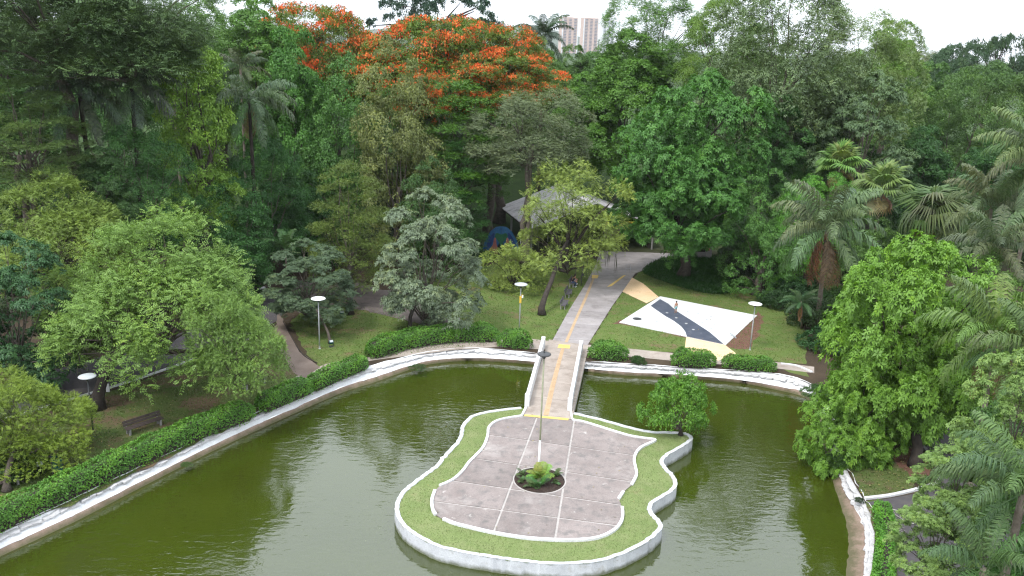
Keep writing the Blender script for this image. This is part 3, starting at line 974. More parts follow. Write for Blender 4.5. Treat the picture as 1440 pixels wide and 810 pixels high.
def branch_mesh(name, rng, c, r, n=16, r0=.16, z0=-.25):
    bm = bmesh.new()
    idx = rng.permutation(len(c))[:n]
    for i in idx:
        e = Vector(c[i])
        st = Vector((rng.normal() * .05, rng.normal() * .05, z0 + rng.uniform(0, .25) * e.z))
        mid = st.lerp(e, .45) + Vector((0, 0, .16 * (e - st).length)) * (.6 if e.z > .5 else .2) - Vector((e.x, e.y, 0)) * .12
        pts = []
        for k in range(6):
            t = k / 5
            p = st * (1 - t) ** 2 + mid * 2 * t * (1 - t) + e * t * t
            pts.append(p + Vector(rng.normal(size=3)) * .05 * (e - st).length * (0 < k < 5) * .5)
        q = r0 * rng.uniform(.55, 1)
        add_tube(bm, pts, [q * (1 - .8 * k / 5) for k in range(6)], 5, False)
    me = bpy.data.meshes.new(name)
    for f in bm.faces: f.smooth = True
    bm.to_mesh(me)
    bm.free()
    return me

PROTO = {}
def proto(kind, W_, H, Qs, c, r, nb=16, r0=.16, bark='bark', extra=None):
    Q, v = np.concatenate([q for q, _ in Qs]), np.concatenate([w for _, w in Qs])
    # true extent of the foliage, so that a placed crown fills what was surveyed
    pt = Q[:, 0]
    zlo, zhi = np.percentile(pt[:, 2], (.5, 99.8))
    wx = .5 * sum(np.percentile(pt[:, k], 99.7) - np.percentile(pt[:, k], .3) for k in (0, 1))
    sh = np.array([0, 0, -zlo])
    Q, c, W_, H = Q + sh, c + sh, wx, zhi - zlo
    if extra: extra[1].transform(Matrix.Translation((0, 0, -zlo)))
    me = leaf_mesh(kind + '_crown', Q, v)
    me.materials.append(M['leaf'])
    rng = np.random.default_rng(len(kind) * 7 + len(Q))
    bme = branch_mesh(kind + '_branches', rng, c, r, nb, r0)
    bme.materials.append(M[bark])
    PROTO[kind] = dict(W=W_, H=H, crown=me, branches=bme, extra=extra)
def make_protos():
    g = np.random.default_rng
    for kind, seed, n in (('mango', 1, 40), ('mango_b', 2, 46)):   # heavy rounded masses
        R = g(seed)
        c, r = dome_lobes(R, n, 12, 9, 1.75, flat=.85, inner=.15, rough=.2)
        P, O, v = lobe_points(R, c, r, 10, 84, .85, .38)
        proto(kind, 12, 9, [cluster_leaves(R, P, O, v, .28, .13, droop=.1)], c, r)
    for kind, seed, H, lf, L in (('mango_t', 21, 18, 84, .29), ('fine_t', 22, 18, 66, .2)):   # the same kinds grown tall
        R = g(seed)
        c, r = dome_lobes(R, 74, 12, H, 1.6, lo=-.75, k=.5, flat=.9, inner=.12, rough=.26)
        P, O, v = lobe_points(R, c, r, 10, lf, .85, .38)
        proto(kind, 12, H, [cluster_leaves(R, P, O, v, L, L * .45, droop=.15)], c, r)
    R = g(23)
    c, r = tier_lobes(R, 11, 14, 10, 1.5)
    P, O, v = lobe_points(R, c, r, 14, 11, .2, .42, up=1.2, shell=.5)
    proto('layered_t', 11, 14, [spray_leaves(R, P, O, v, 2, .36, .22, .09, droop=.12, up=.1)], c, r, 26)
    R = g(3)                                                   # fine leaved dense masses
    c, r = dome_lobes(R, 52, 12, 10, 1.5, flat=.8, inner=.2, rough=.24)
    P, O, v = lobe_points(R, c, r, 13, 62, .75, .4)
    proto('fine', 12, 10, [cluster_leaves(R, P, O, v, .2, .095, jit=.4)], c, r, 20)
    R = g(4)                                                   # open, feathery, sky shows through
    c, r = dome_lobes(R, 66, 13, 11, 1.4, lo=-.5, flat=.65, inner=.4, rough=.3, gap=.1)
    P, O, v = lobe_points(R, c, r, 15, 17, .6, .4, under=-.4, shell=.4)
    proto('feather', 13, 11, [spray_leaves(R, P, O, v, 2, .32, .2, .09, droop=.1)], c, r, 16, .15)
    R = g(5)                                                   # flat tiers
    c, r = tier_lobes(R, 12, 7.5, 6, 1.55)
    P, O, v = lobe_points(R, c, r, 15, 13, .2, .42, up=1.2, shell=.5)
    proto('layered', 12, 7.5, [spray_leaves(R, P, O, v, 2, .36, .22, .09, droop=.12, up=.1)], c, r, 26)
    R = g(6)                                                   # flamboyant: flat tiers under scarlet flowers
    c, r = dome_lobes(R, 74, 15, 6.5, 1.5, lo=-.1, flat=.3, inner=.35, rough=.2)
    P, O, v = lobe_points(R, c, r, 15, 12, .3, .42, up=1.0, shell=.5)
    f0 = R.uniform(0, 6, 4)
    def flowering(s):
        q = np.sin(s[..., 0] * 1.15 + f0[0]) + np.sin(s[..., 1] * 1.3 + f0[1]) + .8 * np.sin((s[..., 0] + s[..., 1]) * 2.1 + f0[2]) + R.normal(size=s.shape[:-1]) * .8
        return (q > -.75) & (s[..., 2] > 1.2)
    P2, O2, v2 = lobe_points(R, c + np.array([0, 0, .2]), r, 15, 21, .3, .36, up=1.2, sel=flowering)
    f = cluster_leaves(R, P2, O2, v2, .17, .13, jit=.6, droop=.05)
    fm = leaf_mesh('blossoms', *f)
    fm.materials.append(M['blossom'])
    proto('flamboyant', 15, 6.5, [spray_leaves(R, P, O, v, 2, .42, .26, .1, droop=.15, up=.1)], c, r, 26, extra=('blossoms', fm))
    R = g(7)                                                   # bright whorled leaves
    c, r = dome_lobes(R, 66, 10, 9.5, 1.15, lo=-.8, flat=.9, inner=.4, rough=.2)
    P, O, v = lobe_points(R, c, r, 12, 10, .9, .42, under=-.4)
    proto('whorl', 10, 9.5, [whorl_leaves(R, P, O, v, 6, .24, .105, .15)], c, r, 24, bark='bark_dark')
    R = g(8)                                                   # pale drooping rosettes, open
    c, r = dome_lobes(R, 58, 9, 10, 1.05, lo=-.6, k=.4, flat=.5, inner=.3, rough=.22, gap=.06)
    P, O, v = lobe_points(R, c, r, 12, 6, .55, .45, up=.9, under=-.4)
    proto('silver', 9, 10, [whorl_leaves(R, P, O, v, 7, .27, .1, .3, up=1.0, curl=.25)], c, r, 30, .1)
    R = g(9)                                                   # feathery compound leaves in level sprays
    c, r = dome_lobes(R, 54, 12, 8.5, 1.4, lo=-.65, flat=.75, inner=.25, rough=.24, gap=.03)
    P, O, v = lobe_points(R, c, r, 15, 12, .7, .36, up=.8, under=-.4, shell=.4)
    proto('spray', 12, 8.5, [spray_leaves(R, P, O, v, 4, .5, .16, .08, droop=.12, up=.15)], c, r, 26)
    R = g(19)                                                  # thin and airy, layered sprays with gaps
    c, r = dome_lobes(R, 60, 12, 8.5, 1.25, lo=-.7, flat=.42, inner=.3, rough=.3, gap=.1)
    P, O, v = lobe_points(R, c, r, 9, 9, .4, .4, up=1.0, under=-.4, shell=.4)
    proto('airy', 12, 8.5, [spray_leaves(R, P, O, v, 4, .5, .17, .085, droop=.2, up=.15)], c, r, 30, .13, 'bark_dark')
    R = g(10)                                                  # slender and tall
    c, r = dome_lobes(R, 66, 6, 14, 1.0, lo=-.75, k=.5, flat=.9, inner=.15, rough=.14)
    P, O, v = lobe_points(R, c, r, 9, 48, .9, .42, under=-.4)
    proto('column', 6, 14, [cluster_leaves(R, P, O, v, .23, .1)], c, r, 20)
    R = g(11)                                                  # hung with creepers
    c, r = dome_lobes(R, 70, 9, 13, 1.15, lo=-.85, k=.55, flat=1.1, inner=.15, rough=.28)
    P, O, v = lobe_points(R, c, r, 11, 48, 1.1, .4, up=.4, under=-.7)
    proto('drape', 9, 13, [cluster_leaves(R, P, O, v, .2, .1, up=.2, droop=.35)], c, r, 18)
    R = g(12)                                                  # shrub
    c, r = dome_lobes(R, 40, 4, 3, .5, lo=-.6, flat=.9, inner=.2, rough=.26)
    P, O, v = lobe_points(R, c, r, 9, 26, .9, .45, under=-.5)
    proto('bush', 4, 3, [cluster_leaves(R, P, O, v, .16, .07, jit=.5)], c, r, 16, .06)
    R = g(13)                                                  # close by: hand-shaped leaves held flat in tiers
    c, r = dome_lobes(R, 54, 9, 8, 1.0, lo=-.7, flat=.42, inner=.35, rough=.22)
    P, O, v = lobe_points(R, c, r, 12, 6, .4, .45, up=1.0, under=-.4, shell=.5)
    proto('palmate', 9, 8, [whorl_leaves(R, P, O, v, 7, .25, .095, .16, up=1.3)], c, r, 30, .09)
    R = g(14)                                                  # sparse dark tufts on level limbs
    c, r = dome_lobes(R, 34, 15, 5, 1.2, lo=-.35, flat=.35, inner=.25, rough=.3, gap=.1)
    P, O, v = lobe_points(R, c, r, 9, 32, .4, .38)
    proto('tufted', 15, 5, [cluster_leaves(R, P, O, v, .32, .11, jit=.4, droop=-.1)], c, r, 24, .22, 'bark_dark')
make_protos()

TREE_N = [0]
def fit(pxx, Y, top, bot, w):
    """crown centre and extent whose outline, seen from the survey point, runs from top to bot"""
    x, zc, mpp = atY(pxx, (top + bot) / 2, Y)
    phi = math.atan2(CAM_H - zc, Y)
    hh, ah = (bot - top) / 2 * mpp, w / 2 * mpp * .8
    b = math.sqrt(max(hh * hh - (ah * math.sin(phi)) ** 2, (.42 * hh) ** 2)) / math.cos(phi)
    return x, zc + b, zc - b, mpp
def tree(name, label, kind, pxx, Y, top, bot, w, col, base=None, tr=None, group=None, rot=None, bark='bark', cat='tree', more=(), moss=0, depth=1.0, forks=1):
    """a tree whose crown fills the surveyed extent at the distance Y; base is where its foot was seen"""
    TREE_N[0] += 1
    rr = random.Random(TREE_N[0] * 31 + 7)
    K = PROTO[kind]
    x, zt, zb, mpp = fit(pxx, Y, top, bot, w)
    if kind + '_t' in PROTO and (zt - zb) / K['H'] > 1.4 * w * mpp / K['W']:
        kind += '_t'
        K = PROTO[kind]
    elif kind == 'mango_b' and (zt - zb) / K['H'] > 1.4 * w * mpp / K['W']:
        K = PROTO['mango_t']
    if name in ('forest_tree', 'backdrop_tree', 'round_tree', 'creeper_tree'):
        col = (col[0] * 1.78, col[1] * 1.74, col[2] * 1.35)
    gx, gy = base if base is not None else (x + rr.uniform(-.6, .6), Y + rr.uniform(-.3, .6))
    gz = terrain(gx, gy) - .02
    zb = max(zb, gz + .5)
    ww = w * mpp
    e = empty(name, (gx, gy, gz), label, cat, group)
    sx, sz = ww / K['W'], (zt - zb) / K['H']
    cl = Vector((x - gx, Y - gy, zb - gz))
    rz = rr.uniform(0, 2 * PI) if rot is None else rot
    tint = tuple(max(0, c * rr.uniform(.93, 1.07)) for c in col)
    link('crown', K['crown'], None, e, cl, (0, 0, rz), (sx, sx * depth, sz), tint)
    link('branches', K['branches'], None, e, cl, (0, 0, rz), (sx, sx * depth, sz))
    if K['extra']:
        link(K['extra'][0], K['extra'][1], None, e, cl, (0, 0, rz), (sx, sx * depth, sz))
    for k2, px2, Y2, t2, b2, w2 in more:
        K2 = PROTO[k2]
        a, za, zb2, mp2 = fit(px2, Y2, t2, b2, w2)
        q = Vector((a - gx, Y2 - gy, zb2 - gz))
        sc = (w2 * mp2 / K2['W'],) * 2 + ((za - zb2) / K2['H'],)
        link('crown', K2['crown'], None, e, q, (0, 0, rz + 1.7), sc, tint)
        link('branches', K2['branches'], None, e, q, (0, 0, rz + 1.7), sc)
    tr = tr or max(.12, .022 * ww + .011 * (zt - gz))
    bm = bmesh.new()
    topz = zb - gz + (zt - zb) * .3
    for k in range(forks):
        off = Vector((rr.uniform(-.5, .5), rr.uniform(-.3, .3), 0)) if forks > 1 else Vector((0, 0, 0))
        end = Vector((cl.x, cl.y, topz)) + off * 2
        pts, rad = [], []
        nseg = 9
        for i in range(nseg):
            t = i / (nseg - 1)
            h = Vector((off.x, off.y, 0)).lerp(end, t ** 1.9 if base is not None else t)
            h.z = topz * t
            if 0 < i: h += Vector((rr.gauss(0, .035), rr.gauss(0, .035), 0)) * topz * .35
            pts.append(h)
            rad.append(tr * (1 - .55 * t) * (1.45 if i == 0 else 1.08 if i == 1 else 1))
        add_tube(bm, pts, rad, 10, True)
    bm_obj('trunk', bm, M[bark], e, True)
    if moss:
        R = np.random.default_rng(TREE_N[0])
        n = moss
        a = R.uniform(0, 2 * PI, n)
        q = np.sqrt(R.uniform(.1, 1, n)) * ww * .46
        z0 = (zb - gz) + (zt - zb) * (R.uniform(.05, .5, n))
        ln = R.uniform(.5, 2.2, n)
        z0 = np.maximum(z0, ln + .3)
        P = np.stack([cl.x + q * np.cos(a), cl.y + q * np.sin(a), z0], 1)
        P = np.repeat(P, 3, 0) + R.normal(size=(n * 3, 3)) * .06
        ln = np.repeat(ln, 3) * R.uniform(.5, 1.1, n * 3)
        D = unit(np.array([[0, 0, -1.]]) + R.normal(size=(n * 3, 3)) * .05)
        N = unit(R.normal(size=(n * 3, 3)) * np.array([1, 1, .05]))
        me = leaf_mesh('hanging_moss', kites(P, D, N, ln, np.full(n * 3, .055)), R.uniform(0, .6, n * 3))
        link('hanging_moss', me, M['leaf'], e, color=(.075, .075, .05), kind='stuff')
    return e

# ---- palms
def frond_mesh(name, L, a0, a1, n, ll, lw, hang, seed, plume=.25):
    """feather leaf: arching stalk from pitch a0 to a1, n pairs of ribbon leaflets"""
    R = random.Random(seed)
    bm = bmesh.new()
    pts, ang = [Vector((0, 0, 0))], []
    K = 14
    for k in range(K):
        t = (k + .5) / K
        a = a0 + (a1 - a0) * t ** 1.35
        pts.append(pts[-1] + Vector((math.cos(a), 0, math.sin(a))) * (L / K))
        ang.append(a)
    add_tube(bm, pts, [.035 * (1 - .85 * i / K) + .004 for i in range(K + 1)], 4, False)
    vals = {}
    for i in range(n):
        t = .14 + .86 * (i + .5) / n
        f = t * K
        k = min(int(f), K - 1)
        p = pts[k].lerp(pts[k + 1], f - k)
        fw = Vector((math.cos(ang[k]), 0, math.sin(ang[k])))
        upv = Vector((-fw.z, 0, fw.x))
        sz = ll * (math.sin(PI * (.12 + .83 * t)) ** .6) * R.uniform(.85, 1.12)
        for s in (-1, 1):
            d1 = (Vector((0, s, 0)) * .85 + fw * .45 + upv * R.uniform(-plume, plume + .15)).normalized()
            d2 = (d1 * .7 + fw * .15 + Vector((0, 0, -1)) * hang * R.uniform(.7, 1.3)).normalized()
            d3 = (d2 * .5 + Vector((0, 0, -1)) * hang * R.uniform(.8, 1.4)).normalized()
            q0, q1 = p, p + d1 * sz * .3
            q2 = q1 + d2 * sz * .4
            q3 = q2 + d3 * sz * .35
            wv = fw * lw * .5
            A = [bm.verts.new(q0 - wv * .5), bm.verts.new(q0 + wv * .5), bm.verts.new(q1 + wv), bm.verts.new(q1 - wv)]
            B = [bm.verts.new(q2 + wv * .8), bm.verts.new(q2 - wv * .8)]
            T = bm.verts.new(q3)
            bm.faces.new(A)
            bm.faces.new((A[3], A[2], B[0], B[1]))
            bm.faces.new((B[1], B[0], T))
    me = bpy.data.meshes.new(name)
    bm.to_mesh(me)
    bm.free()
    nf = len(me.polygons)
    a = me.attributes.new('v', 'FLOAT', 'FACE')
    rg = np.random.default_rng(seed)
    a.data.foreach_set('value', rg.uniform(.15, .72, nf).astype(np.float32))
    me.materials.append(M['leaf'])
    return me
def fan_mesh(name, Rr, n, stalk, seed, droop=.35, spread=250):
    """fan leaf: stalk and a pleated blade cut into tapering fingers"""
    R = random.Random(seed)
    bm = bmesh.new()
    add_tube(bm, [(0, 0, 0), (stalk * .5, 0, .04), (stalk, 0, 0)], [.03, .025, .02], 4, False)
    hub = Vector((stalk, 0, 0))
    sp = math.radians(spread)
    for i in range(n):
        a = -sp / 2 + sp * (i + .5) / n
        w = sp / n * .52
        ln = Rr * (1 - .18 * abs(a / sp * 2)) * R.uniform(.92, 1.06)
        def at(r_, aa, dz): return hub + Vector((r_ * math.cos(aa), r_ * math.sin(aa), dz))
        z1, z2_, z3 = .05 * ln, -.05 * ln, -droop * ln
        v0 = bm.verts.new(hub)
        m = bm.verts.new(at(ln * .6, a, z1 + .04 * ln))
        l = bm.verts.new(at(ln * .58, a - w, z1 - .02 * ln))
        r = bm.verts.new(at(ln * .58, a + w, z1 - .02 * ln))
        t = bm.verts.new(at(ln * .95, a + R.uniform(-.05, .05), z3 * R.uniform(.6, 1.4)))
        bm.faces.new((v0, l, m))
        bm.faces.new((v0, m, r))
        bm.faces.new((l, t, m))
        bm.faces.new((m, t, r))
    me = bpy.data.meshes.new(name)
    bm.to_mesh(me)
    bm.free()
    a = me.attributes.new('v', 'FLOAT', 'FACE')
    rg = np.random.default_rng(seed)
    a.data.foreach_set('value', rg.uniform(.2, .75, len(me.polygons)).astype(np.float32))
    me.materials.append(M['leaf'])
    return me
FR = {}
d2r = math.radians
for q, (a0, a1) in {'up': (78, 5), 'high': (60, -30), 'mid': (38, -55), 'low': (12, -72), 'hang': (-25, -85)}.items():
    FR['queen', q] = frond_mesh('frond', 4.2, d2r(a0), d2r(a1), 44, 1.05, .08, .9, len(q) + 3, .45)
    FR['feather', q] = frond_mesh('frond', 3.6, d2r(a0), d2r(a1), 38, .8, .085, .55, len(q) + 13, .15)
    FR['stiff', q] = frond_mesh('frond', 2.6, d2r(a0), d2r(a1 * .6), 30, .6, .075, .2, len(q) + 23, .1)
for q in range(2):
    FR['fan', q] = fan_mesh('fan_leaf', 1.35, 26, 1.1, 3 + q, .3, 290)
    FR['droopfan', q] = fan_mesh('fan_leaf', 1.5, 24, 1.3, 8 + q, .95, 300)
PALM_N = [0]
def palm(name, label, style, pxx, pyy, Y, size, n, col, base=None, tr=.16, dead=0, dead_col=(.2, .12, .06), group=None, low=-20, high=86, cat='palm tree', bark='palm_trunk', minfall=0):
    """palm whose crown centre was surveyed at (pxx, pyy), distance Y"""
    PALM_N[0] += 1
    rr = random.Random(PALM_N[0] * 13 + 1)
    x, zc, mpp = atY(pxx, pyy, Y)
    gx, gy = base if base is not None else (x + rr.uniform(-.3, .3), Y + rr.uniform(-.3, .3))
    gz = terrain(gx, gy) - .02
    e = empty(name, (gx, gy, gz), label, cat, group)
    c = Vector((x - gx, Y - gy, zc - gz))
    bm = bmesh.new()
    K = 8
    pts = [Vector((c.x * (t / K) ** 1.4, c.y * (t / K) ** 1.4, c.z * t / K)) for t in range(K + 1)]
    add_tube(bm, pts, [tr * (1.35 if i == 0 else 1.05 - .25 * i / K) for i in range(K + 1)], 10)
    bm_obj('trunk', bm, M[bark], e, True)
    for i in range(n):
        t = (i + .5) / n
        el = low + (high - low) * (1 - t) ** .9
        yaw = i * 2.39996 + rr.uniform(-.25, .25)
        s = size * rr.uniform(.88, 1.1)
        tint = tuple(v * rr.uniform(.86, 1.16) for v in col)
        if style in ('fan', 'droopfan'):
            me, nm = FR[style, i % 2], 'fan_leaf'
            rot = (rr.uniform(-.3, .3), -d2r(el), yaw)
        else:
            q = 'up' if el > 62 else 'high' if el > 38 else 'mid' if el > 14 else 'low' if el > -8 else 'hang'
            me, nm = FR[style, q], 'frond'
            rot = (rr.uniform(-.2, .2), rr.uniform(-.12, .12), yaw)
        link(nm, me, None, e, c + Vector((math.cos(yaw) * .1, math.sin(yaw) * .1, rr.uniform(-.15, .1))), rot, (s, s, s), tint)
    for i in range(dead):
        yaw = i * 2.39996 + rr.uniform(-.4, .4)
        s = size * rr.uniform(.75, 1.0)
        tint = tuple(v * rr.uniform(.7, 1.25) for v in dead_col)
        if style in ('fan', 'droopfan'):
            me, rot = FR[style, i % 2], (rr.uniform(-.5, .5), d2r(rr.uniform(30, 70)), yaw)
        else:
            me, rot = FR[style, 'hang'], (rr.uniform(-.3, .3), d2r(rr.uniform(18, 50)), yaw)
        o = link('dead_frond', me, None, e, c + Vector((0, 0, -.3 - .09 * i)), rot, (s * .9,) * 3, tint)
        o['label'] = 'dry brown leaf hanging against the trunk'
    return e

# ---- hedges
def hedge(label, P, w, h, seed, col=(.085, .2, .03), cat='hedge', dens=230, group=None, round_=.35, name='hedge'):
    """clipped hedge along the plan polyline P"""
    R = np.random.default_rng(seed)
    P = np.array(P)[:, :2]
    seg = np.linalg.norm(np.diff(P, axis=0), axis=1)
    cum = np.concatenate([[0], np.cumsum(seg)])
    Lt = cum[-1]
    per = w + 2 * h
    n = int((Lt + w) * per * dens)
    s = R.uniform(-w * .35, Lt + w * .35, n)
    i = np.clip(np.searchsorted(cum, s) - 1, 0, len(seg) - 1)
    t = (s - cum[i]) / seg[i]
    d = (P[i + 1] - P[i]) / seg[i][:, None]
    nr = np.stack([-d[:, 1], d[:, 0]], 1)
    a = R.uniform(0, PI, n)                                   # superellipse section
    e = .55
    cx = np.sign(np.cos(a)) * np.abs(np.cos(a)) ** e * w / 2
    cz = np.abs(np.sin(a)) ** e * h
    endf = np.clip(np.minimum(s + w * .35, Lt + w * .35 - s) / (w * .55), .12, 1) ** .5
    lump = 1 + .04 * np.sin(s * 2.3 + seed) + .025 * np.sin(s * 5.1 + 2 * np.sin(a * 2)) + R.normal(size=n) * .03
    cx *= endf * lump
    cz = cz * (.35 + .65 * endf) * lump
    shrink = np.where(R.uniform(size=n) < .3, R.uniform(.75, 1, n), 1)
    base = P[i] + d * (t * seg[i])[:, None] + nr * (cx * shrink)[:, None]
    pos = np.column_stack([base, cz * shrink])
    c0 = pos.mean(0)
    N = np.column_stack([nr * np.cos(a)[:, None], np.sin(a)])
    O = unit(N)
    v = R.uniform(0, 1, n) * .55 + .45 * (.5 + .5 * np.sin(s * 1.7 + 3 * a))
    q, vv = cluster_leaves(R, pos, O, v, .13, .07, up=.3, jit=.45, droop=-.05)
    org = np.array([P[0][0], P[0][1], 0])
    me = leaf_mesh('hedge', q - org, vv)
    o = link(name, me, M['leaf'], None, tuple(org), color=col)
    tag(o, label, cat, group)
    bm = bmesh.new()
    wall_strip(bm, P - org[:2], [(-w * .33, 0), (-w * .33, h * .62), (-w * .2, h * .8), (w * .2, h * .8), (w * .33, h * .62), (w * .33, 0)])
    bm_obj('hedge_core', bm, M['bark_dark'], o)  # solid dark core filling the hedge inside its leaves
    return o

# ================================================================ things
def lamp(label, pxy, h, disc_r, mat_disc, mat_pole, group='disc lamps on steel poles', extra=None, name='lamp_post', z=0, upper_frac=None):
    x, y = G(*pxy, z)
    e = empty(name, (x, y, z), label, 'lamp post', group)
    bm = bmesh.new()
    add_tube(bm, [(0, 0, -.1), (0, 0, h * .5), (0, 0, h - .12)], [.055, .05, .04], 10)
    po = bm_obj('pole', bm, M[mat_pole], e, True)
    bm = bmesh.new()
    add_lathe(bm, [(.1, 0), (.1, .02), (.06, .05), (.058, .25)], 10)
    bm_obj('pole_base', bm, M[mat_pole], po)
    bm = bmesh.new()
    add_lathe(bm, [(.045, h - .3), (.1, h - .2), (disc_r * .55, h - .1), (disc_r * .96, h - .055), (disc_r, h - .03)], 24)
    bm_obj('lamp_housing', bm, M['metal_dark'], e, True)
    bm = bmesh.new()
    add_lathe(bm, [(disc_r, h - .03), (disc_r * 1.02, h - .01), (disc_r * .97, h + .015), (disc_r * .7, h + .05), (disc_r * .3, h + .075), (.01, h + .08)], 28)
    d = bm_obj('disc_shade', bm, M[mat_disc], e, True)
    if upper_frac:
        bm = bmesh.new()
        add_tube(bm, [(0, 0, .05), (0, 0, h * upper_frac)], [.062, .058], 10)
        bm_obj('pole_sleeve', bm, M['lamp_white'], e, True)
        bm = bmesh.new()
        add_lathe(bm, [(.02, h + .07), (.05, h + .09), (.045, h + .15), (.01, h + .17)], 10)
        bm_obj('finial', bm, M['metal_dark'], e, True)
    if extra:
        bm = bmesh.new()
        add_box(bm, -.09, .09, -.2, -.06, h * .62, h * .76, None, .015)
        add_box(bm, .05, .2, -.22, -.05, h * .73, h * .79, Matrix.Rotation(.2, 4, 'Z'), .02)
        fl = bm_obj('floodlight', bm, M['yellow_panel'], e)
        bm = bmesh.new()
        add_box(bm, .06, .19, -.26, -.225, h * .735, h * .785, Matrix.Rotation(.2, 4, 'Z'))
        bm_obj('floodlight_lens', bm, M['plastic_white'], fl)
    return e
lamp('lamp with a white disc standing on the grass left of the pond hedge', (449.5, 490.5), 4.2, .56, 'lamp_white', 'metal')
lamp('lamp with a white disc standing beside the white splash pad', (1054.5, 492), 4.05, .55, 'lamp_white', 'metal')
lamp('tall lamp with a dark disc rising from the round flower bed on the island', (757, 669), 7.5, .38, 'metal_dark', 'metal_green', upper_frac=.3)
lamp('lamp with a grey disc and a small floodlight on the lawn left of the bridge', (730, 467), 4.3, .56, 'lamp_grey', 'metal', extra=True)
lamp('lamp with a grey blue disc half hidden beside the thick trunk by the road', (132, 615), 4.0, .5, 'lamp_grey', 'metal_dark')
lamp('thin lamp post in the dark wood beyond the grey green tree, left of the pair', (387, 352), 5.2, .4, 'lamp_grey', 'metal_dark')
lamp('thin lamp post in the dark wood beyond the grey green tree, right of the pair', (403, 340), 4.6, .3, 'lamp_grey', 'metal_dark')

def bench(label, centre, ang, L, wood, group='park benches'):
    """facing local -y turned by ang"""
    e = empty('park_bench', (*centre, 0), label, 'bench', group, ang)
    for k in range(3):
        bm = bmesh.new()
        y = -.22 + k * .155
        add_box(bm, -L / 2, L / 2, y - .07, y + .07, .42 + .008 * k, .46 + .008 * k, None, .008)
        bm_obj('seat_slat', bm, M[wood], e)
    for k in range(2):
        bm = bmesh.new()
        Mx = Matrix.Translation((0, .2 + .05 * k, .6 + .17 * k)) @ Matrix.Rotation(-.25, 4, 'X')
        add_box(bm, -L / 2, L / 2, -.02, .02, -.075, .075, Mx, .008)
        bm_obj('back_slat', bm, M[wood], e)
    for s in (-1, 1):
        bm = bmesh.new()
        x = s * (L / 2 - .22)
        add_box(bm, x - .06, x + .06, -.24, -.14, -.05, .415, None, .01)
        add_box(bm, x - .06, x + .06, .12, .21, -.05, .415, None, .01)
        add_box(bm, x - .055, x + .055, -.139, .119, .33, .41, None)
        add_tube(bm, [(x, .21, .4), (x, .3, .84)], [.035, .03], 6)
        bm_obj('leg', bm, M['concrete'], e)
    return e
pe0, pe1 = np.array(G(776, 481)), np.array(G(822, 402))
pd = (pe1 - pe0) / np.linalg.norm(pe1 - pe0)
pang = math.atan2(pd[1], pd[0])
# bench local -y must look across the path (towards +x)
for k, (q, lab) in enumerate([((793, 432), 'empty grey slatted bench at the edge of the path, the nearest to the bridge'),
                              ((799, 416), 'empty grey slatted bench at the edge of the path, next to the seated people'),
                              ((805, 401.5), 'bench at the edge of the path with two people sitting on it')]):
    bench(lab, G(*q), pang, 1.95, 'wood_grey', 'benches along the main path')
b0, b1 = np.array(G(176, 612)), np.array(G(231, 594))
bd = b1 - b0
bench('dark wooden bench facing the pond on the grass behind the left hedge', tuple(G(203, 604)), math.atan2(bd[1], bd[0]), np.linalg.norm(bd) * .95, 'wood_dark', 'dark benches behind the hedge')
b0, b1 = np.array(G(338, 552)), np.array(G(374, 541))
bd = b1 - b0
bench('dark wooden bench under the light green tree beside the start of the earth path', tuple(G(357, 543)), math.atan2(bd[1], bd[0]) + .15, 2.0, 'wood_dark', 'dark benches behind the hedge')
bench('dark wooden bench behind the hedge at the lower left edge beside the litter bins', tuple(G(2, 688)), math.atan2(bd[1], bd[0]) + .1, 2.0, 'wood_dark', 'dark benches behind the hedge')

# litter bins
x, y = G(82, 662)
e = empty('litter_bin', (x, y, 0), 'square green litter bin with an open dark top behind the left hedge', 'litter bin', None, .5)
for a in range(4):
    bm = bmesh.new()
    add_box(bm, -.27, .27, -.29, -.26, .1, .85, Matrix.Rotation(a * PI / 2, 4, 'Z'), .006)
    bm_obj('side_panel', bm, M['teal'], e)
    bm = bmesh.new()
    add_box(bm, .25, .31, -.31, -.25, 0, .93, Matrix.Rotation(a * PI / 2, 4, 'Z'), .006)
    bm_obj('corner_post', bm, M['wood_grey'], e)
bm = bmesh.new()
add_box(bm, -.255, .255, -.255, .255, .08, .6, None)
bm_obj('liner', bm, M['black'], e)
x, y = G(56, 667)
e = empty('waste_basket', (x, y, 0), 'small black basket with a white bag hanging out beside the green bin', 'waste basket')
bm = bmesh.new()
add_lathe(bm, [(.2, 0), (.24, .35), (.27, .6), (.25, .6), (.2, .2), (.02, .15)], 16)
bm_obj('basket', bm, M['black'], e, True)
bm = bmesh.new()
bmesh.ops.create_icosphere(bm, subdivisions=3, radius=.22)
rr = random.Random(4)
for v in bm.verts: v.co = v.co * (1 + .3 * math.sin(v.co.x * 23 + v.co.z * 17) * .5 + rr.gauss(0, .04)); v.co.z = v.co.z * .6 + .62
bm_obj('plastic_bag', bm, M['plastic_white'], e)

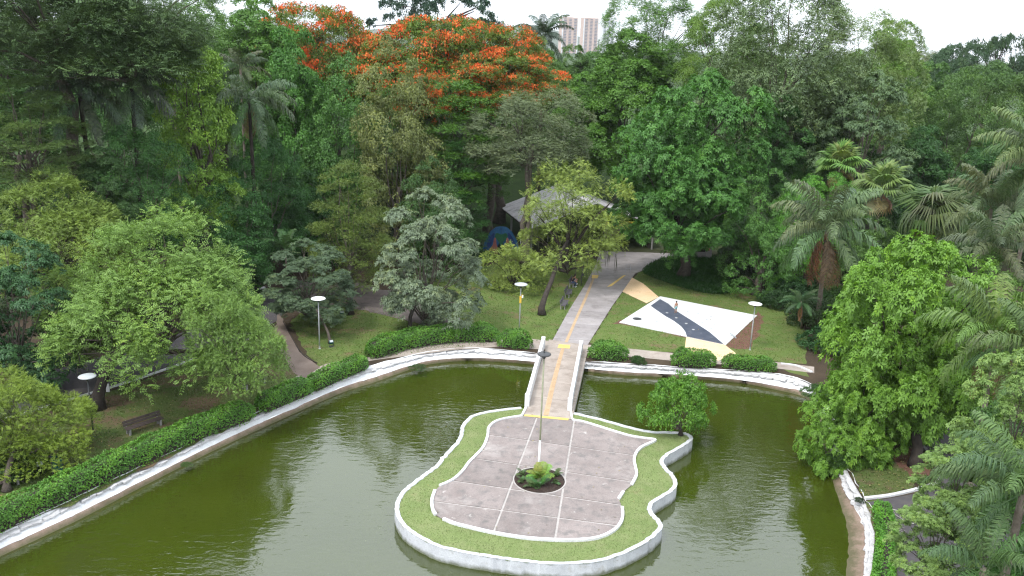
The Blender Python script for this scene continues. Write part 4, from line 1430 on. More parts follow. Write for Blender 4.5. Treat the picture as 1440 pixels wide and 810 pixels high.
# small things on the grass
def flood(label, pxy, ang):
    x, y = G(*pxy)
    e = empty('ground_floodlight', (x, y, 0), label, 'floodlight', 'ground floodlights', ang)
    bm = bmesh.new()
    add_box(bm, -.16, .16, -.1, .1, 0, .1, None, .01)
    add_box(bm, -.19, -.16, -.03, .03, .08, .45)
    add_box(bm, .16, .19, -.03, .03, .08, .45)
    bm_obj('bracket', bm, M['metal_dark'], e)
    Mx = Matrix.Translation((0, 0, .42)) @ Matrix.Rotation(.7, 4, 'X')
    bm = bmesh.new()
    add_box(bm, -.155, .155, -.12, .12, -.16, .14, Mx, .03)
    ho = bm_obj('housing', bm, M['teal'], e)
    bm = bmesh.new()
    add_box(bm, -.13, .13, -.1, .1, .142, .155, Mx, .005)
    bm_obj('lens', bm, M['lamp_grey'], ho)
flood('small green floodlight at the foot of the leaning trunk near the white disc lamp', (466, 488), .4)
flood('small green floodlight in the shade under the trees left of the pale tree', (481, 446), .2)
x, y = G(152, 551)
e = empty('marker_post', (x, y, 0), 'short white marker post on the road kerb beside the thick trunk', 'marker post')
bm = bmesh.new()
add_box(bm, -.12, .12, -.03, .03, -.1, .6, None, .01)
bm_obj('board', bm, M['white'], e)
bm = bmesh.new()
add_box(bm, -.03, .03, .031, .08, -.1, .5, None, .005)
bm_obj('stake', bm, M['concrete'], e)
for lab, q, a in (('flat white inspection cover on the grass beside the garden path', (641, 449), .2), ('pale flat paving block on the grass right of the main path', (856, 416), .1)):
    x, y = G(*q)
    bm = bmesh.new()
    add_box(bm, -.4, .4, -.28, .28, -.05, .07, None, .02)
    tag(bm_obj('concrete_block', bm, M['path'], None, loc=(x, y, .0), rot=(.02, .03, a)), lab, 'paving block')
x, y = G(1035, 476)
e = empty('water_pipe', (x, y, 0), 'grey pipe stub sticking out of the red soil beside the splash pad', 'pipe', None, 2.2)
bm = bmesh.new()
add_tube(bm, [(0, 0, 0), (.3, 0, .22), (.75, 0, .3)], .07, 8)
bm_obj('pipe', bm, M['lamp_grey'], e, True)
bm = bmesh.new()
add_tube(bm, [(.68, 0, .285), (.82, 0, .31)], .095, 8)
bm_obj('pipe_collar', bm, M['lamp_white'], e)
x, y = G(883, 384)
e = empty('hand_rail', (x, y, 0), 'thin steel hoop railing at the bend of the path above the peach strip', 'railing', None, .3)
bm = bmesh.new()
add_tube(bm, [(-.28, 0, 0), (-.28, 0, .95), (-.24, 0, 1.02), (.24, 0, 1.02), (.28, 0, .95), (.28, 0, 0)], .025, 6)
bm_obj('hoop', bm, M['metal'], e)
bm = bmesh.new()
add_tube(bm, [(-.27, 0, .5), (.27, 0, .5)], .018, 6)
bm_obj('cross_bar', bm, M['metal'], e)

# small fallen branches on the road at the lower right
def twig(label, q, ang, L, seed):
    rr = random.Random(seed)
    x, y = G(*q)
    bm = bmesh.new()
    def grow(p, d, l, r, depth):
        pts = [p]
        for k in range(4):
            d = (d + Vector((rr.gauss(0, .18), rr.gauss(0, .18), rr.gauss(0, .04)))).normalized()
            q_ = pts[-1] + d * l / 4
            q_.z = max(.02, q_.z)
            pts.append(q_)
            if depth and rr.random() < .8:
                grow(q_, (d + Vector((rr.choice((-1, 1)) * .8, rr.choice((-1, 1)) * .6, .1))).normalized(), l * .5, r * .6, depth - 1)
        add_tube(bm, pts, [r * (1 - .7 * k / 4) for k in range(5)], 5)
    grow(Vector((0, 0, .05)), Vector((math.cos(ang), math.sin(ang), 0)), L, .03, 2)
    tag(bm_obj('fallen_branch', bm, M['litter_white'], None, loc=(x, y, .02)), label, 'branch')
twig('bare pale forked branch lying on the road beside the lower right hedge', (1246, 716), -.5, 2.2, 2)
twig('bare pale branch lying flat in the middle of the lower right road', (1288, 738), 2.7, 2.0, 6)

# ---------------------------------------------------------------- people
def tubes_mesh(name, chains, mat, parent, n=10):
    bm = bmesh.new()
    for pts, rad in chains:
        add_tube(bm, pts, rad, n)
    return bm_obj(name, bm, M[mat], parent, True)
def person(label, loc, ang, h, J, skin, hairlen=0, clothes=(), seat=None):
    """J: joints in units of standing height, facing local -y; one skinned body grown over the skeleton"""
    e = empty('person', loc, label, 'person', None, ang)
    V = lambda k: Vector(J[k]) * h
    verts, edges, rad = [], [], []
    def add(p, r, parent=None):
        verts.append(p)
        rad.append(r * h)
        if parent is not None: edges.append((parent, len(verts) - 1))
        return len(verts) - 1
    pel = add(V('pelvis'), .072)
    wst = add(V('waist'), .066, pel)
    chs = add(V('chest'), .08, wst)
    nck = add(V('neck'), .034, chs)
    hd = add(V('head'), .058, nck)
    face = (V('face') - V('head')).normalized()
    upv = (V('head') - V('neck')).normalized()
    sid = face.cross(upv)
    crn = add(V('head') + upv * .055 * h, .046, hd)
    add(V('head') + face * .062 * h - upv * .004 * h, .011, hd)       # nose
    add(V('head') + face * .048 * h - upv * .03 * h, .016, hd)        # chin and mouth
    for s in (-1, 1):
        add(V('head') + sid * s * .056 * h, .012, hd)                 # ears
    for s in ('l', 'r'):
        sh = add(V('shoulder_' + s), .04, chs)
        el = add(V('elbow_' + s), .027, sh)
        wr = add(V('wrist_' + s), .019, el)
        d = (V('wrist_' + s) - V('elbow_' + s)).normalized()
        pm = add(V('wrist_' + s) + d * .035 * h, .02, wr)
        ac = d.cross(face)
        ac = ac.normalized() if ac.length > .1 else sid
        for f in range(4):
            k1 = add(V('wrist_' + s) + d * .06 * h + ac * (f - 1.5) * .011 * h, .006, pm)
            add(V('wrist_' + s) + d * (.092 - .006 * abs(f - 1.3)) * h + ac * (f - 1.5) * .012 * h + face * .012 * h, .005, k1)
        t1 = add(V('wrist_' + s) + d * .035 * h + ac * .026 * h, .007, pm)
        add(V('wrist_' + s) + d * .06 * h + ac * .034 * h + face * .008 * h, .005, t1)
        hp = add(V('hip_' + s), .058, pel)
        kn = add(V('knee_' + s), .038, hp)
        an = add(V('ankle_' + s), .023, kn)
        toe = add(V('toe_' + s), .02, an)
    me = bpy.data.meshes.new('body')
    me.from_pydata([tuple(v) for v in verts], edges, [])
    o = link('body', me, M[skin], e)
    sk = o.modifiers.new('skin', 'SKIN')
    sk.use_smooth_shade = True
    for sv, r in zip(me.skin_vertices[0].data, rad):
        sv.radius = (r, r)
    me.skin_vertices[0].data[0].use_root = True
    o.modifiers.new('subsurf', 'SUBSURF').levels = 1
    o.modifiers['subsurf'].render_levels = 1
    c = V('head') + upv * .03 * h - face * .008 * h
    bm = bmesh.new()
    bmesh.ops.create_uvsphere(bm, u_segments=14, v_segments=10, radius=.068 * h)
    for v in bm.verts:
        if v.co.dot(face) > .035 * h and v.co.dot(upv) < .03 * h: v.co -= face * .03 * h
        if v.co.dot(upv) < 0: v.co += -upv * hairlen * h - face * .02 * h * hairlen * 4
        v.co += c
    bm_obj('hair', bm, M['hair'], e, True)
    for s in (-1, 1):
        bm = bmesh.new()
        bmesh.ops.create_uvsphere(bm, u_segments=8, v_segments=6, radius=.008 * h)
        for v in bm.verts: v.co += V('head') + face * .053 * h + sid * s * .022 * h + upv * .008 * h
        bm_obj('eye', bm, M['black'], e, True)
    for nm, mat, chains in clothes:
        tubes_mesh(nm, [([V(k) if isinstance(k, str) else (V(k[0]).lerp(V(k[1]), k[2])) for k in ks], [r * h for r in rs]) for ks, rs in chains], mat, e)
    return e
STAND = dict(pelvis=(0, 0, .52), waist=(0, .005, .61), chest=(0, 0, .73), neck=(0, 0, .83), head=(0, -.01, .92), face=(0, -.2, .915),
             shoulder_l=(.11, 0, .79), elbow_l=(.15, .02, .62), wrist_l=(.165, -.02, .48), shoulder_r=(-.11, 0, .79), elbow_r=(-.15, .01, .62), wrist_r=(-.15, -.05, .49),
             hip_l=(.055, 0, .49), knee_l=(.062, -.01, .27), ankle_l=(.06, .02, .045), toe_l=(.07, -.08, .022),
             hip_r=(-.055, 0, .49), knee_r=(-.068, -.03, .275), ankle_r=(-.075, .0, .045), toe_r=(-.09, -.09, .022))
person('child in pale turquoise swimming shorts standing on the dark band of the splash pad', (*G(950, 440.3, .066), .066), PI + .4, 1.18, STAND, 'skin', 0,
       [('shorts', 'cloth_teal', [(['waist', 'pelvis', ('hip_l', 'knee_l', .1), ('hip_l', 'knee_l', .55)], [.074, .084, .07, .056]),
                                  (['waist', 'pelvis', ('hip_r', 'knee_r', .1), ('hip_r', 'knee_r', .55)], [.074, .084, .07, .056])])])
def sitting(lean=.0, tilt=0):
    s = .27                                                   # pelvis height for a 0.46 seat
    return dict(pelvis=(0, .0, .315), waist=(0, .02 - lean * .3, .40), chest=(tilt * .3, .02 - lean * .8, .52), neck=(tilt * .6, -lean * 1.2, .62), head=(tilt, -.02 - lean * 1.5, .705), face=(tilt * 1.4, -.22 - lean * 1.5, .68 - lean * .3),
                shoulder_l=(.11 + tilt * .3, .02 - lean, .585), elbow_l=(.14, -.06 - lean, .45), wrist_l=(.08, -.2 - lean * .6, .39), shoulder_r=(-.11 + tilt * .3, .02 - lean, .585), elbow_r=(-.15, -.05 - lean, .45), wrist_r=(-.06, -.19 - lean * .6, .385),
                hip_l=(.06, -.01, .31), knee_l=(.075, -.25, .315), ankle_l=(.08, -.24, .05), toe_l=(.085, -.33, .022),
                hip_r=(-.06, -.01, .31), knee_r=(-.07, -.25, .315), ankle_r=(-.09, -.21, .05), toe_r=(-.1, -.3, .022))
bc3 = np.array(G(805, 401.5))
acr = np.array((math.sin(pang), -math.cos(pang)))               # across the path
p1 = bc3 - pd * .45 + acr * -.02
p2 = bc3 + pd * .5 + acr * -.0
J1 = sitting(.1, .02)
person('person in a black top and blue jeans sitting on the bench at the path edge', (p1[0], p1[1], -.02), pang, 1.66, J1, 'skin_pale', .09,
       [('top', 'cloth_black', [(['waist', 'chest', ('chest', 'neck', .75)], [.085, .094, .05]), (['shoulder_l', 'elbow_l'], [.05, .036]), (['shoulder_r', 'elbow_r'], [.05, .036])]),
        ('jeans', 'denim', [(['waist', 'pelvis', 'hip_l', ('hip_l', 'knee_l', .5), 'knee_l', ('knee_l', 'ankle_l', .9)], [.075, .084, .07, .058, .048, .036]),
                            (['waist', 'pelvis', 'hip_r', ('hip_r', 'knee_r', .5), 'knee_r', ('knee_r', 'ankle_r', .9)], [.075, .084, .07, .058, .048, .036])]),
        ('shoe', 'plastic_white', [([('ankle_l', 'toe_l', 0), ('ankle_l', 'toe_l', 1)], [.032, .026])]), ('shoe', 'plastic_white', [([('ankle_r', 'toe_r', 0), ('ankle_r', 'toe_r', 1)], [.032, .026])])])
person('person with an orange top and bare arms sitting farther along the bench', (p2[0], p2[1], .02), pang + .15, 1.45, sitting(.06, -.02), 'skin', .03,
       [('top', 'cloth_orange', [(['waist', 'chest', ('chest', 'neck', .7)], [.082, .09, .05])]),
        ('shorts', 'cloth_lilac', [(['waist', 'pelvis', 'hip_l', ('hip_l', 'knee_l', .8)], [.074, .082, .07, .055]), (['waist', 'pelvis', 'hip_r', ('hip_r', 'knee_r', .8)], [.074, .082, .07, .055])]),
        ('shoe', 'plastic_white', [([('ankle_l', 'toe_l', 0), ('ankle_l', 'toe_l', 1)], [.03, .025])]), ('shoe', 'plastic_white', [([('ankle_r', 'toe_r', 0), ('ankle_r', 'toe_r', 1)], [.03, .025])])])
# dark pole with a small pot plant by the bench
x, y = G(817, 402)
e = empty('dark_post', (x, y, 0), 'thin black post standing on the path beside the seated people', 'post')
bm = bmesh.new()
add_tube(bm, [(0, 0, 0), (.02, 0, 1.2), (.12, 0, 2.4)], [.05, .045, .04], 8)
bm_obj('shaft', bm, M['metal_dark'], e, True)
bm = bmesh.new()
add_box(bm, -.02, .22, -.05, .05, 1.1, 1.3, None, .02)
bm_obj('bracket', bm, M['metal_dark'], e)

# ---------------------------------------------------------------- shelter and painted entrance
zE = 3.0
Ax, Bx = np.array(G(705, 290, zE)), np.array(G(746, 322, zE))    # the two corners of the near eave
Wd_ = float(np.linalg.norm(Bx - Ax)) + .3
rx = (Bx - Ax) / np.linalg.norm(Bx - Ax)
ry = np.array((-rx[1], rx[0]))
e = empty('park_shelter', (*Ax, 0), 'low open shelter with a broad grey sheet roof behind the centre trees', 'shelter')
def rp(u, v, w): return Vector((rx[0] * u + ry[0] * v, rx[1] * u + ry[1] * v, w))
Dp, RISE = 16.0, 3.0
roof_parent = None
for k in range(16):
    bm = bmesh.new()
    u0, u1 = Wd_ * k / 16 + .012, Wd_ * (k + 1) / 16 - .012
    dz = .03 * (k % 2)
    for (v0, z0, v1, z1) in ((-.2, zE, Dp * .5, zE + RISE), (Dp * .5 + .02, zE + RISE, Dp, zE + .1)):
        a = [rp(u0, v0, z0 + dz), rp(u1, v0, z0 + dz), rp(u1, v1, z1 + dz), rp(u0, v1, z1 + dz)]
        top = [bm.verts.new(p) for p in a]
        bot = [bm.verts.new(p - Vector((0, 0, .07))) for p in a]
        bm.faces.new(top)
        bm.faces.new(bot[::-1])
        for i in range(4): bm.faces.new((top[i], top[(i + 1) % 4], bot[(i + 1) % 4], bot[i]))
    bm_obj('roof_sheet', bm, M['roof'], e)
for v, z in ((-.05, zE - .25), (Dp * .5, zE + RISE - .3), (Dp - .1, zE - .2)):
    bm = bmesh.new()
    add_tube(bm, [rp(.15, v, z), rp(Wd_ - .15, v, z)], .09, 6)
    bm_obj('beam', bm, M['bark_dark'], e)
for u in (.4, Wd_ * .33, Wd_ * .66, Wd_ - .4):
    for v in (.2, Dp - .3):
        bm = bmesh.new()
        add_tube(bm, [rp(u, v, 0), rp(u, v, zE - .1)], .12, 8)
        bm_obj('column', bm, M['concrete'], e)
bm = bmesh.new()
w0 = [rp(.6, Dp - .5, 0), rp(Wd_ - .6, Dp - .5, 0)]
vs = [bm.verts.new(p) for p in (w0[0], w0[1], w0[1] + Vector((0, 0, 2.7)), w0[0] + Vector((0, 0, 2.7)))]
f = bm.faces.new(vs)
r = bmesh.ops.extrude_face_region(bm, geom=[f])
for v in [g for g in r['geom'] if isinstance(g, bmesh.types.BMVert)]: v.co.y += .2
bm_obj('rear_wall', bm, M['bark_dark'], e)
bm = bmesh.new()
a = rp(Wd_ + .1, Dp * .55, zE + .2)
add_box(bm, 0, Dp * .42, -.04, .04, 0, .55, Matrix.Translation(a) @ Matrix.Rotation(math.atan2(ry[1], ry[0]), 4, 'Z'))
bm_obj('fascia_panel', bm, M['yellow_panel'], e)
bm = bmesh.new()
bx, by = G(864, 345)
add_box(bm, -1.1, 1.1, -.1, .1, 0, 2.6, Matrix.Translation((bx - Ax[0], by - Ax[1] + 2.5, 0)))
bm_obj('side_wall', bm, M['prom'], e)

mx_, my_ = G(704, 358)
e = empty('painted_entrance', (mx_, my_, 0), 'arched blue and pink painted entrance wall with a dark opening under the trees', 'painted wall', None, .12)
e.scale = (.88, .88, .84)
def plate(name, pts, y0, y1, mat, mirror=False, holes=None):
    if mirror: pts = [(-a, b) for a, b in pts][::-1]
    bm = bmesh.new()
    vs = [bm.verts.new((a, y0, b)) for a, b in pts]
    ed = [bm.edges.new((vs[i], vs[(i + 1) % len(vs)])) for i in range(len(vs))]
    bmesh.ops.triangle_fill(bm, use_beauty=True, edges=ed)
    r = bmesh.ops.extrude_face_region(bm, geom=list(bm.faces))
    for v in [g for g in r['geom'] if isinstance(g, bmesh.types.BMVert)]: v.co.y = y1
    return bm_obj(name, bm, M[mat], e)
def sp2(pts, n=5): return [tuple(p) for p in spline(pts, n, True)]
wing = [(.5, 0), (2.3, 0), (2.45, .9), (2.1, 2.1), (1.4, 3.3), (.7, 3.9), (.05, 4.0), (.05, 2.1), (.5, 1.1)]
for mi in (False, True):
    plate('wing_panel', [(.52, 0), (2.3, 0), (2.42, .9), (2.1, 2.1), (1.4, 3.3), (.7, 3.9), (.02, 4.0), (.02, 2.2), (.45, 1.2)], 0, .25, 'mural_blue', mi)
    plate('painted_lobe', sp2([(.5, .1), (1.6, .05), (1.55, .7), (1.1, 1.4), (.95, 2.3), (.72, 2.35), (.6, 1.5), (.38, .8)]), -.05, -.004, 'mural_pink', mi)
    plate('painted_petal', sp2([(.42, .1), (1.2, .1), (1.15, .55), (.7, .75), (.44, .5)]), -.075, -.054, 'mural_magenta', mi)
    plate('painted_feather', sp2([(1.25, 1.5), (1.7, 1.0), (1.95, 1.3), (1.6, 2.3), (1.05, 3.1), (.9, 2.8)]), -.05, -.004, 'mural_deep', mi)
plate('painted_heart', sp2([(0, 1.25), (.35, 1.9), (.85, 2.6), (.6, 3.1), (0, 2.9), (-.6, 3.1), (-.85, 2.6), (-.35, 1.9)]), -.09, -.056, 'mural_green')
bm = bmesh.new()
add_box(bm, -.5, .5, .26, .3, 0, 2.2)
bm_obj('doorway_black_panel', bm, M['black'], e)  # flat black panel, stands in for the darkness within the opening
bm = bmesh.new()
vs = [(2.75, 1.2), (2.95, 1.6), (2.98, 2.2), (2.8, 2.7), (2.62, 2.2), (2.6, 1.6)]
plate('pale_leaf_sign', vs, .05, .12, 'lamp_white')

# low walls and the small kiosk under the trees on the right
x, y = G(982, 364)
e = empty('service_kiosk', (x, y, 0), 'small grey panelled kiosk with a dark opening under the round green tree', 'kiosk', None, .12)
for x0, x1, h0, h1, mat, nm in ((-1.4, -.55, 0, 1.75, 'path', 'wall_panel'), (-.5, .75, 0, .85, 'path', 'wall_panel'), (.8, 1.6, 0, 1.5, 'path', 'wall_panel')):
    bm = bmesh.new()
    add_box(bm, x0, x1, -.06, .06, h0, h1, None, .01)
    bm_obj(nm, bm, M[mat], e)
bm = bmesh.new()
add_box(bm, -1.4, 1.6, .8, .9, 0, 2.5)
bm_obj('rear_wall', bm, M['bark_dark'], e)
bm = bmesh.new()
add_box(bm, -1.6, 1.8, -.3, 1.2, 2.5, 2.62, None, .02)
bm_obj('roof', bm, M['bark_dark'], e)
bm = bmesh.new()
add_box(bm, .82, 1.3, -.075, -.062, 1.0, 1.4)
bm_obj('notice_panel', bm, M['mural_pink'], e)
x, y = G(1262, 350)
e = empty('low_wall', (x, y, 0), 'low grey concrete wall with a pale coping behind the fan palms', 'wall', None, -.08)
bm = bmesh.new()
add_box(bm, -3.4, 3.4, -.12, .12, 0, 1.3)
bm_obj('wall_face', bm, M['concrete'], e)
bm = bmesh.new()
add_box(bm, -3.5, 3.5, -.2, .25, 1.301, 1.48, None, .02)
bm_obj('coping', bm, M['path'], e)

# far apartment towers and the hills
def tower(label, px0, px1, topp, Y, mat, bands, seed):
    xa, za, mpp = atY(px0, topp, Y)
    xb, zb, _ = atY(px1, topp, Y)
    w, h = xb - xa, za - terrain(xa, Y)
    e = empty('apartment_tower', ((xa + xb) / 2, Y, terrain(xa, Y)), label, 'apartment tower', 'far apartment towers', .25)
    d = w * .8
    bm = bmesh.new()
    add_box(bm, -w / 2, w / 2, -d / 2, d / 2, -5, h)
    bm_obj('wall', bm, M[mat], e)
    bm = bmesh.new()
    add_box(bm, -w * .2, w * .25, -d * .2, d * .25, h, h + 5)
    bm_obj('roof_house', bm, M['tower_white'], e)
    win = bpy.data.meshes.new('window')
    wb = bmesh.new()
    ww, hh = w / (bands * 1.9), 1.7
    add_box(wb, -ww / 2, ww / 2, -.35, .2, -hh / 2, hh / 2)
    wb.to_mesh(win)
    wb.free()
    win.materials.append(M['tower_glass'])
    nfl = min(26, int(h / 3.3))
    for f in range(nfl):
        for c in range(bands):
            link('window', win, None, e, (-w / 2 + w * (c + .5) / bands, -d / 2, h - 4 - f * 3.3))
    for x in (-w * .5, w * .5):
        bm = bmesh.new()
        add_box(bm, x - 1.1, x + 1.1, -d / 2 - 1.2, -d / 2 + 1, -5, h - 2)
        bm_obj('pilaster', bm, M['tower_white'], e)
tower('far pink and white apartment tower, leftmost of the three behind the tall palm', 789, 811, 24, 2000, 'tower_pink', 3, 1)
tower('far pink apartment tower in the middle of the three', 819, 840, 25, 2150, 'tower_pink', 3, 2)
tower('far white apartment tower, rightmost of the three, beside the green treetop', 846, 863, 27, 2300, 'tower_white', 3, 3)
def hill():
    bm = bmesh.new()
    R = random.Random(2)
    xs = np.linspace(-4500, 4500, 90)
    ph = [R.uniform(0, 6) for _ in range(6)]
    rows = []
    for j in range(9):
        y = 4300 + j * 180
        f = math.sin(PI * min(1, j / 6) * .5)
        rows.append([bm.verts.new((x, y, -5 + f * (155 + 22 * math.sin(x / 260 + ph[1]) + 12 * math.sin(x / 90 + ph[2])) * math.exp(-((x + 250) / 700) ** 2))) for x in xs])
    for A, B in zip(rows, rows[1:]):
        for k in range(len(xs) - 1): bm.faces.new((A[k], A[k + 1], B[k + 1], B[k]))
    bm_obj('hills', bm, M['hill'], kind='structure', smooth_=True)
hill()

# ================================================================ planting
# ---- hedges along the bank
TP = lambda i, d=0: T_[i]
def hedge_px(label, pts, w, h, seed, **k):
    hedge(label, spline(px(pts), 5), w, h, seed, **k)
GH = 'clipped hedges around the pond'
hedge_px('long clipped hedge running from the lower left corner up the left bank', [(-57, 774), (3, 740), (103, 694), (203, 647), (293, 608), (348, 588)], 1.35, 1.25, 1, group=GH)
hedge_px('short clipped hedge section beside the earth path on the left bank', [(369, 578), (403, 564), (431, 552)], 1.3, 1.20, 2, group=GH)
hedge_px('clipped hedge section just left of the gap before the long curved hedge', [(439, 549), (473, 533), (509, 518)], 1.25, 1.10, 3, group=GH)
hedge_px('thick curved hedge along the far bank left of the bridge', [(524, 502), (560, 490), (600, 483), (650, 478), (692, 478)], 1.7, 1.35, 4, group=GH)
hedge_px('rounded clipped bush at the left end of the bridge', [(708, 486), (725, 486), (738, 489)], 1.7, 1.3, 5, group=GH)
hedge_px('rounded clipped bush at the right end of the bridge', [(836, 503), (856, 504), (874, 505)], 1.5, 1.35, 6, group=GH)
hedge_px('clipped bush below the peach strip, middle of three on the far bank', [(952, 513), (974, 514), (996, 515)], 1.5, 1.3, 7, group=GH)
hedge_px('box shaped clipped hedge below the white lamp, rightmost on the far bank', [(1022, 516), (1055, 519), (1083, 521)], 1.25, 1.0, 8, group=GH)
hedge_px('bright clipped hedge beside the white stones at the lower right', [(1238, 722), (1246, 758), (1243, 800), (1236, 850)], .95, .8, 9, group=GH, col=(.08, .21, .024))
PL = PROTO['bush']
def shrub(label, q, w, h, col, group=None, z=0, cat='shrub', name='shrub'):
    x, y = G(*q, z)
    e = empty(name, (x, y, z), label, cat, group)
    R = random.Random(int(q[0] * 7 + q[1]))
    link('foliage', PL['crown'], None, e, (0, 0, 0), (0, 0, R.uniform(0, 6)), (w / 4, w / 4, h / 3), col)
    link('branches', PL['branches'], None, e, (0, 0, .1), (0, 0, 0), (w / 4, w / 4, h / 3))
    return e
shrub('small loose shrub on the bank between the two clipped bushes right of the bridge', (897, 511), 1.0, .9, (.035, .085, .02))
shrub('weedy tuft growing over the white bank edge below the curved hedge', (588, 519), 1.1, .45, (.05, .09, .03), z=-.3, cat='weed')
shrub('small weed rooted in the brown strip of the left bank', (262, 655), .55, .3, (.06, .11, .03), z=-.4, cat='weed')
shrub('little dark tuft on the white stones where the white kerb begins', (1208, 706), .45, .4, (.03, .06, .02), cat='weed')
# flower bed planting
def bed_plant(label, q, w, h, col, k):
    x, y = G(*q, .15)
    e = empty('bed_plant', (x, y, .12), label, 'plant')
    R = random.Random(int(q[0] * 3))
    for i in range(k):
        me = FR['stiff', R.choice(('up', 'high', 'mid'))]
        s = w * R.uniform(.7, 1.1) / 2.6
        link('leaf', me, None, e, (R.gauss(0, w * .1), R.gauss(0, w * .1), 0), (R.uniform(-.2, .2), R.uniform(-.3, .1), R.uniform(0, 6)), (s, s * 1.6, s), tuple(c * R.uniform(.7, 1.3) for c in col))
    link('foliage', PL['crown'], None, e, (0, 0, 0), (0, 0, R.uniform(0, 6)), (w / 7, w / 7, h / 4.5), col)
bed_plant('bushy yellow green plant at the foot of the tall lamp in the round bed', (758, 671), .95, .9, (.14, .22, .035), 16)
bed_plant('low dark green plant in front of the yellow green one in the round bed', (754, 683), .85, .45, (.05, .11, .03), 8)
for q, lab in (((735, 667), 'small sparse plant at the left side of the round bed'), ((782, 668), 'small leafy plant at the right side of the round bed'),
               ((781, 678), 'tiny seedling near the lower right rim of the round bed'), ((733, 677), 'tiny seedling near the lower left rim of the round bed')):
    bed_plant(lab, q, .5, .38, (.07, .11, .04), 5)

# ---- trees, front rows first
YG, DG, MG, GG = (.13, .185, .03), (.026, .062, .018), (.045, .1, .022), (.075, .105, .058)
tree('bush_tree', 'round green tree standing on the right tip of the island', 'bush', 953, G(958, 606)[1], 528, 634, 92, (.1, .21, .035), base=G(957, 612), tr=.14, bark='bark_dark')
tree('shade_tree', 'spreading light green tree with hanging strands and a thick dark trunk by the road', 'spray', 224, 55, 300, 496, 270, (.155, .25, .055), base=G(137, 575), tr=.42, bark='bark_dark', moss=46,
     more=[('spray', 326, 50.5, 408, 538, 120), ('spray', 125, 57, 372, 490, 135)])
tree('shade_tree', 'yellow green feathery tree at the left edge above the spreading light green tree', 'spray', 85, 63, 246, 390, 180, (.16, .225, .055))
tree('shade_tree', 'blue green drooping tree at the left edge below the yellow green feathery one', 'silver', 18, 54, 338, 560, 170, (.05, .115, .045))
tree('young_tree', 'low tree with bright yellow green tips behind the hedge at the lower left edge', 'spray', 26, 43.5, 514, 668, 168, (.14, .22, .03), base=G(10, 690))
tree('shade_tree', 'dark tree with tiers of yellow tipped leaves behind the pale silvery tree', 'layered', 492, 78, 230, 412, 122, (.1, .145, .032), base=G(492, 442), bark='bark_dark')
tree('bush_tree', 'low grey green tree on a thin leaning trunk beside the white disc lamp', 'silver', 430, 69, 342, 446, 132, (.085, .13, .07), base=G(464, 483), tr=.13)
tree('pale_tree', 'pale silvery tree with drooping leaves standing alone by the garden path', 'silver', 598, 70, 272, 455, 158, (.16, .2, .15), base=G(574, 470), tr=.2, bark='bark_dark')
tree('moss_tree', 'open yellow green tree with hanging moss beside the path benches', 'airy', 802, 86, 228, 380, 182, (.2, .27, .06), base=G(762, 443), tr=.3, bark='bark_dark', moss=60,
     more=[('airy', 722, 84, 345, 412, 100)])
tree('tall_tree', 'tall olive green tree with a forked bare trunk in front of the shelter roof', 'feather', 742, 94, 126, 236, 185, (.125, .165, .09), base=G(736, 378), tr=.42, forks=2, depth=.6)
tree('round_tree', 'big round dark green tree with dense large leaves at the end of the path', 'whorl', 972, 90, 106, 318, 205, (.038, .09, .027), more=[('whorl', 955, 87, 205, 352, 178)])
tree('creeper_tree', 'mid green creeper covered tree left of the large drooping palm', 'drape', 1080, 84, 242, 412, 100, (.045, .1, .03))
tree('creeper_tree', 'bright green low treetop behind the large drooping palm', 'fine', 1138, 85, 242, 405, 130, (.06, .14, .03))
tree('creeper_tree', 'dark ivy covered tree right of the large drooping palm', 'drape', 1215, 80, 290, 420, 90, (.05, .1, .03))
tree('bright_tree', 'large bright green tree overhanging the pond at the right bank', 'whorl', 1275, 51.5, 334, 625, 240, (.12, .23, .035), base=G(1287, 656), tr=.36, bark='bark_dark',
     more=[('whorl', 1200, 48.5, 505, 680, 140), ('whorl', 1330, 50, 420, 610, 150)])
tree('bright_tree', 'lighter green bushy tree just behind the large bright green pond tree', 'fine', 1365, 57, 352, 520, 150, (.095, .17, .04))
# lower right foreground
tree('near_tree', 'pale green tree with hand shaped leaves close to the camera at the lower right', 'palmate', 1430, 30.5, 486, 690, 150, (.17, .265, .085), base=G(1470, 830), more=[('palmate', 1322, 28.5, 690, 815, 130), ('palmate', 1350, 29.5, 615, 725, 120)])
tree('near_tree', 'bright green leafy bush in the lower right corner between palm leaves', 'whorl', 1432, 29, 700, 860, 110, (.08, .2, .04))
tree('near_tree', 'dark green tree behind the lower right palms beside the service road', 'drape', 1425, 37, 560, 720, 110, (.05, .11, .03))
# ---- left forest
tree('forest_tree', 'tall dark grey green tree with long leaf sprays in the upper left corner', 'spray', 75, 72, -75, 100, 330, (.055, .09, .048), more=[('spray', 175, 75, -60, 105, 250)])
tree('forest_tree', 'dark tiered tree on two slim trunks at the left edge', 'layered', 42, 68, 112, 262, 165, (.06, .105, .04), forks=2)
tree('forest_tree', 'bright green slender tree between the dark palms on the left', 'column', 281, 80, 60, 318, 106, (.11, .175, .04))
tree('forest_tree', 'dark green low tree below the dark palms on the left', 'fine', 205, 72, 178, 350, 130, (.025, .07, .025))
tree('forest_tree', 'dark rounded tree right above the yellow green feathery one', 'mango', 140, 69, 208, 330, 110, (.032, .065, .025))
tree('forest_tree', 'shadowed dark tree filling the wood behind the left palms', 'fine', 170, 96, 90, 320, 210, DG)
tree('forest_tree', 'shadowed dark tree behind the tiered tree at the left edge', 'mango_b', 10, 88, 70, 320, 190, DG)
tree('forest_tree', 'mid green fine leaved treetop at the top edge left of the sky gap', 'fine', 255, 98, -35, 150, 190, (.055, .1, .03))
tree('forest_tree', 'fresh green treetop with the sky just above, left of the scarlet canopy', 'mango_b', 365, 104, 2, 200, 170, (.055, .115, .028))
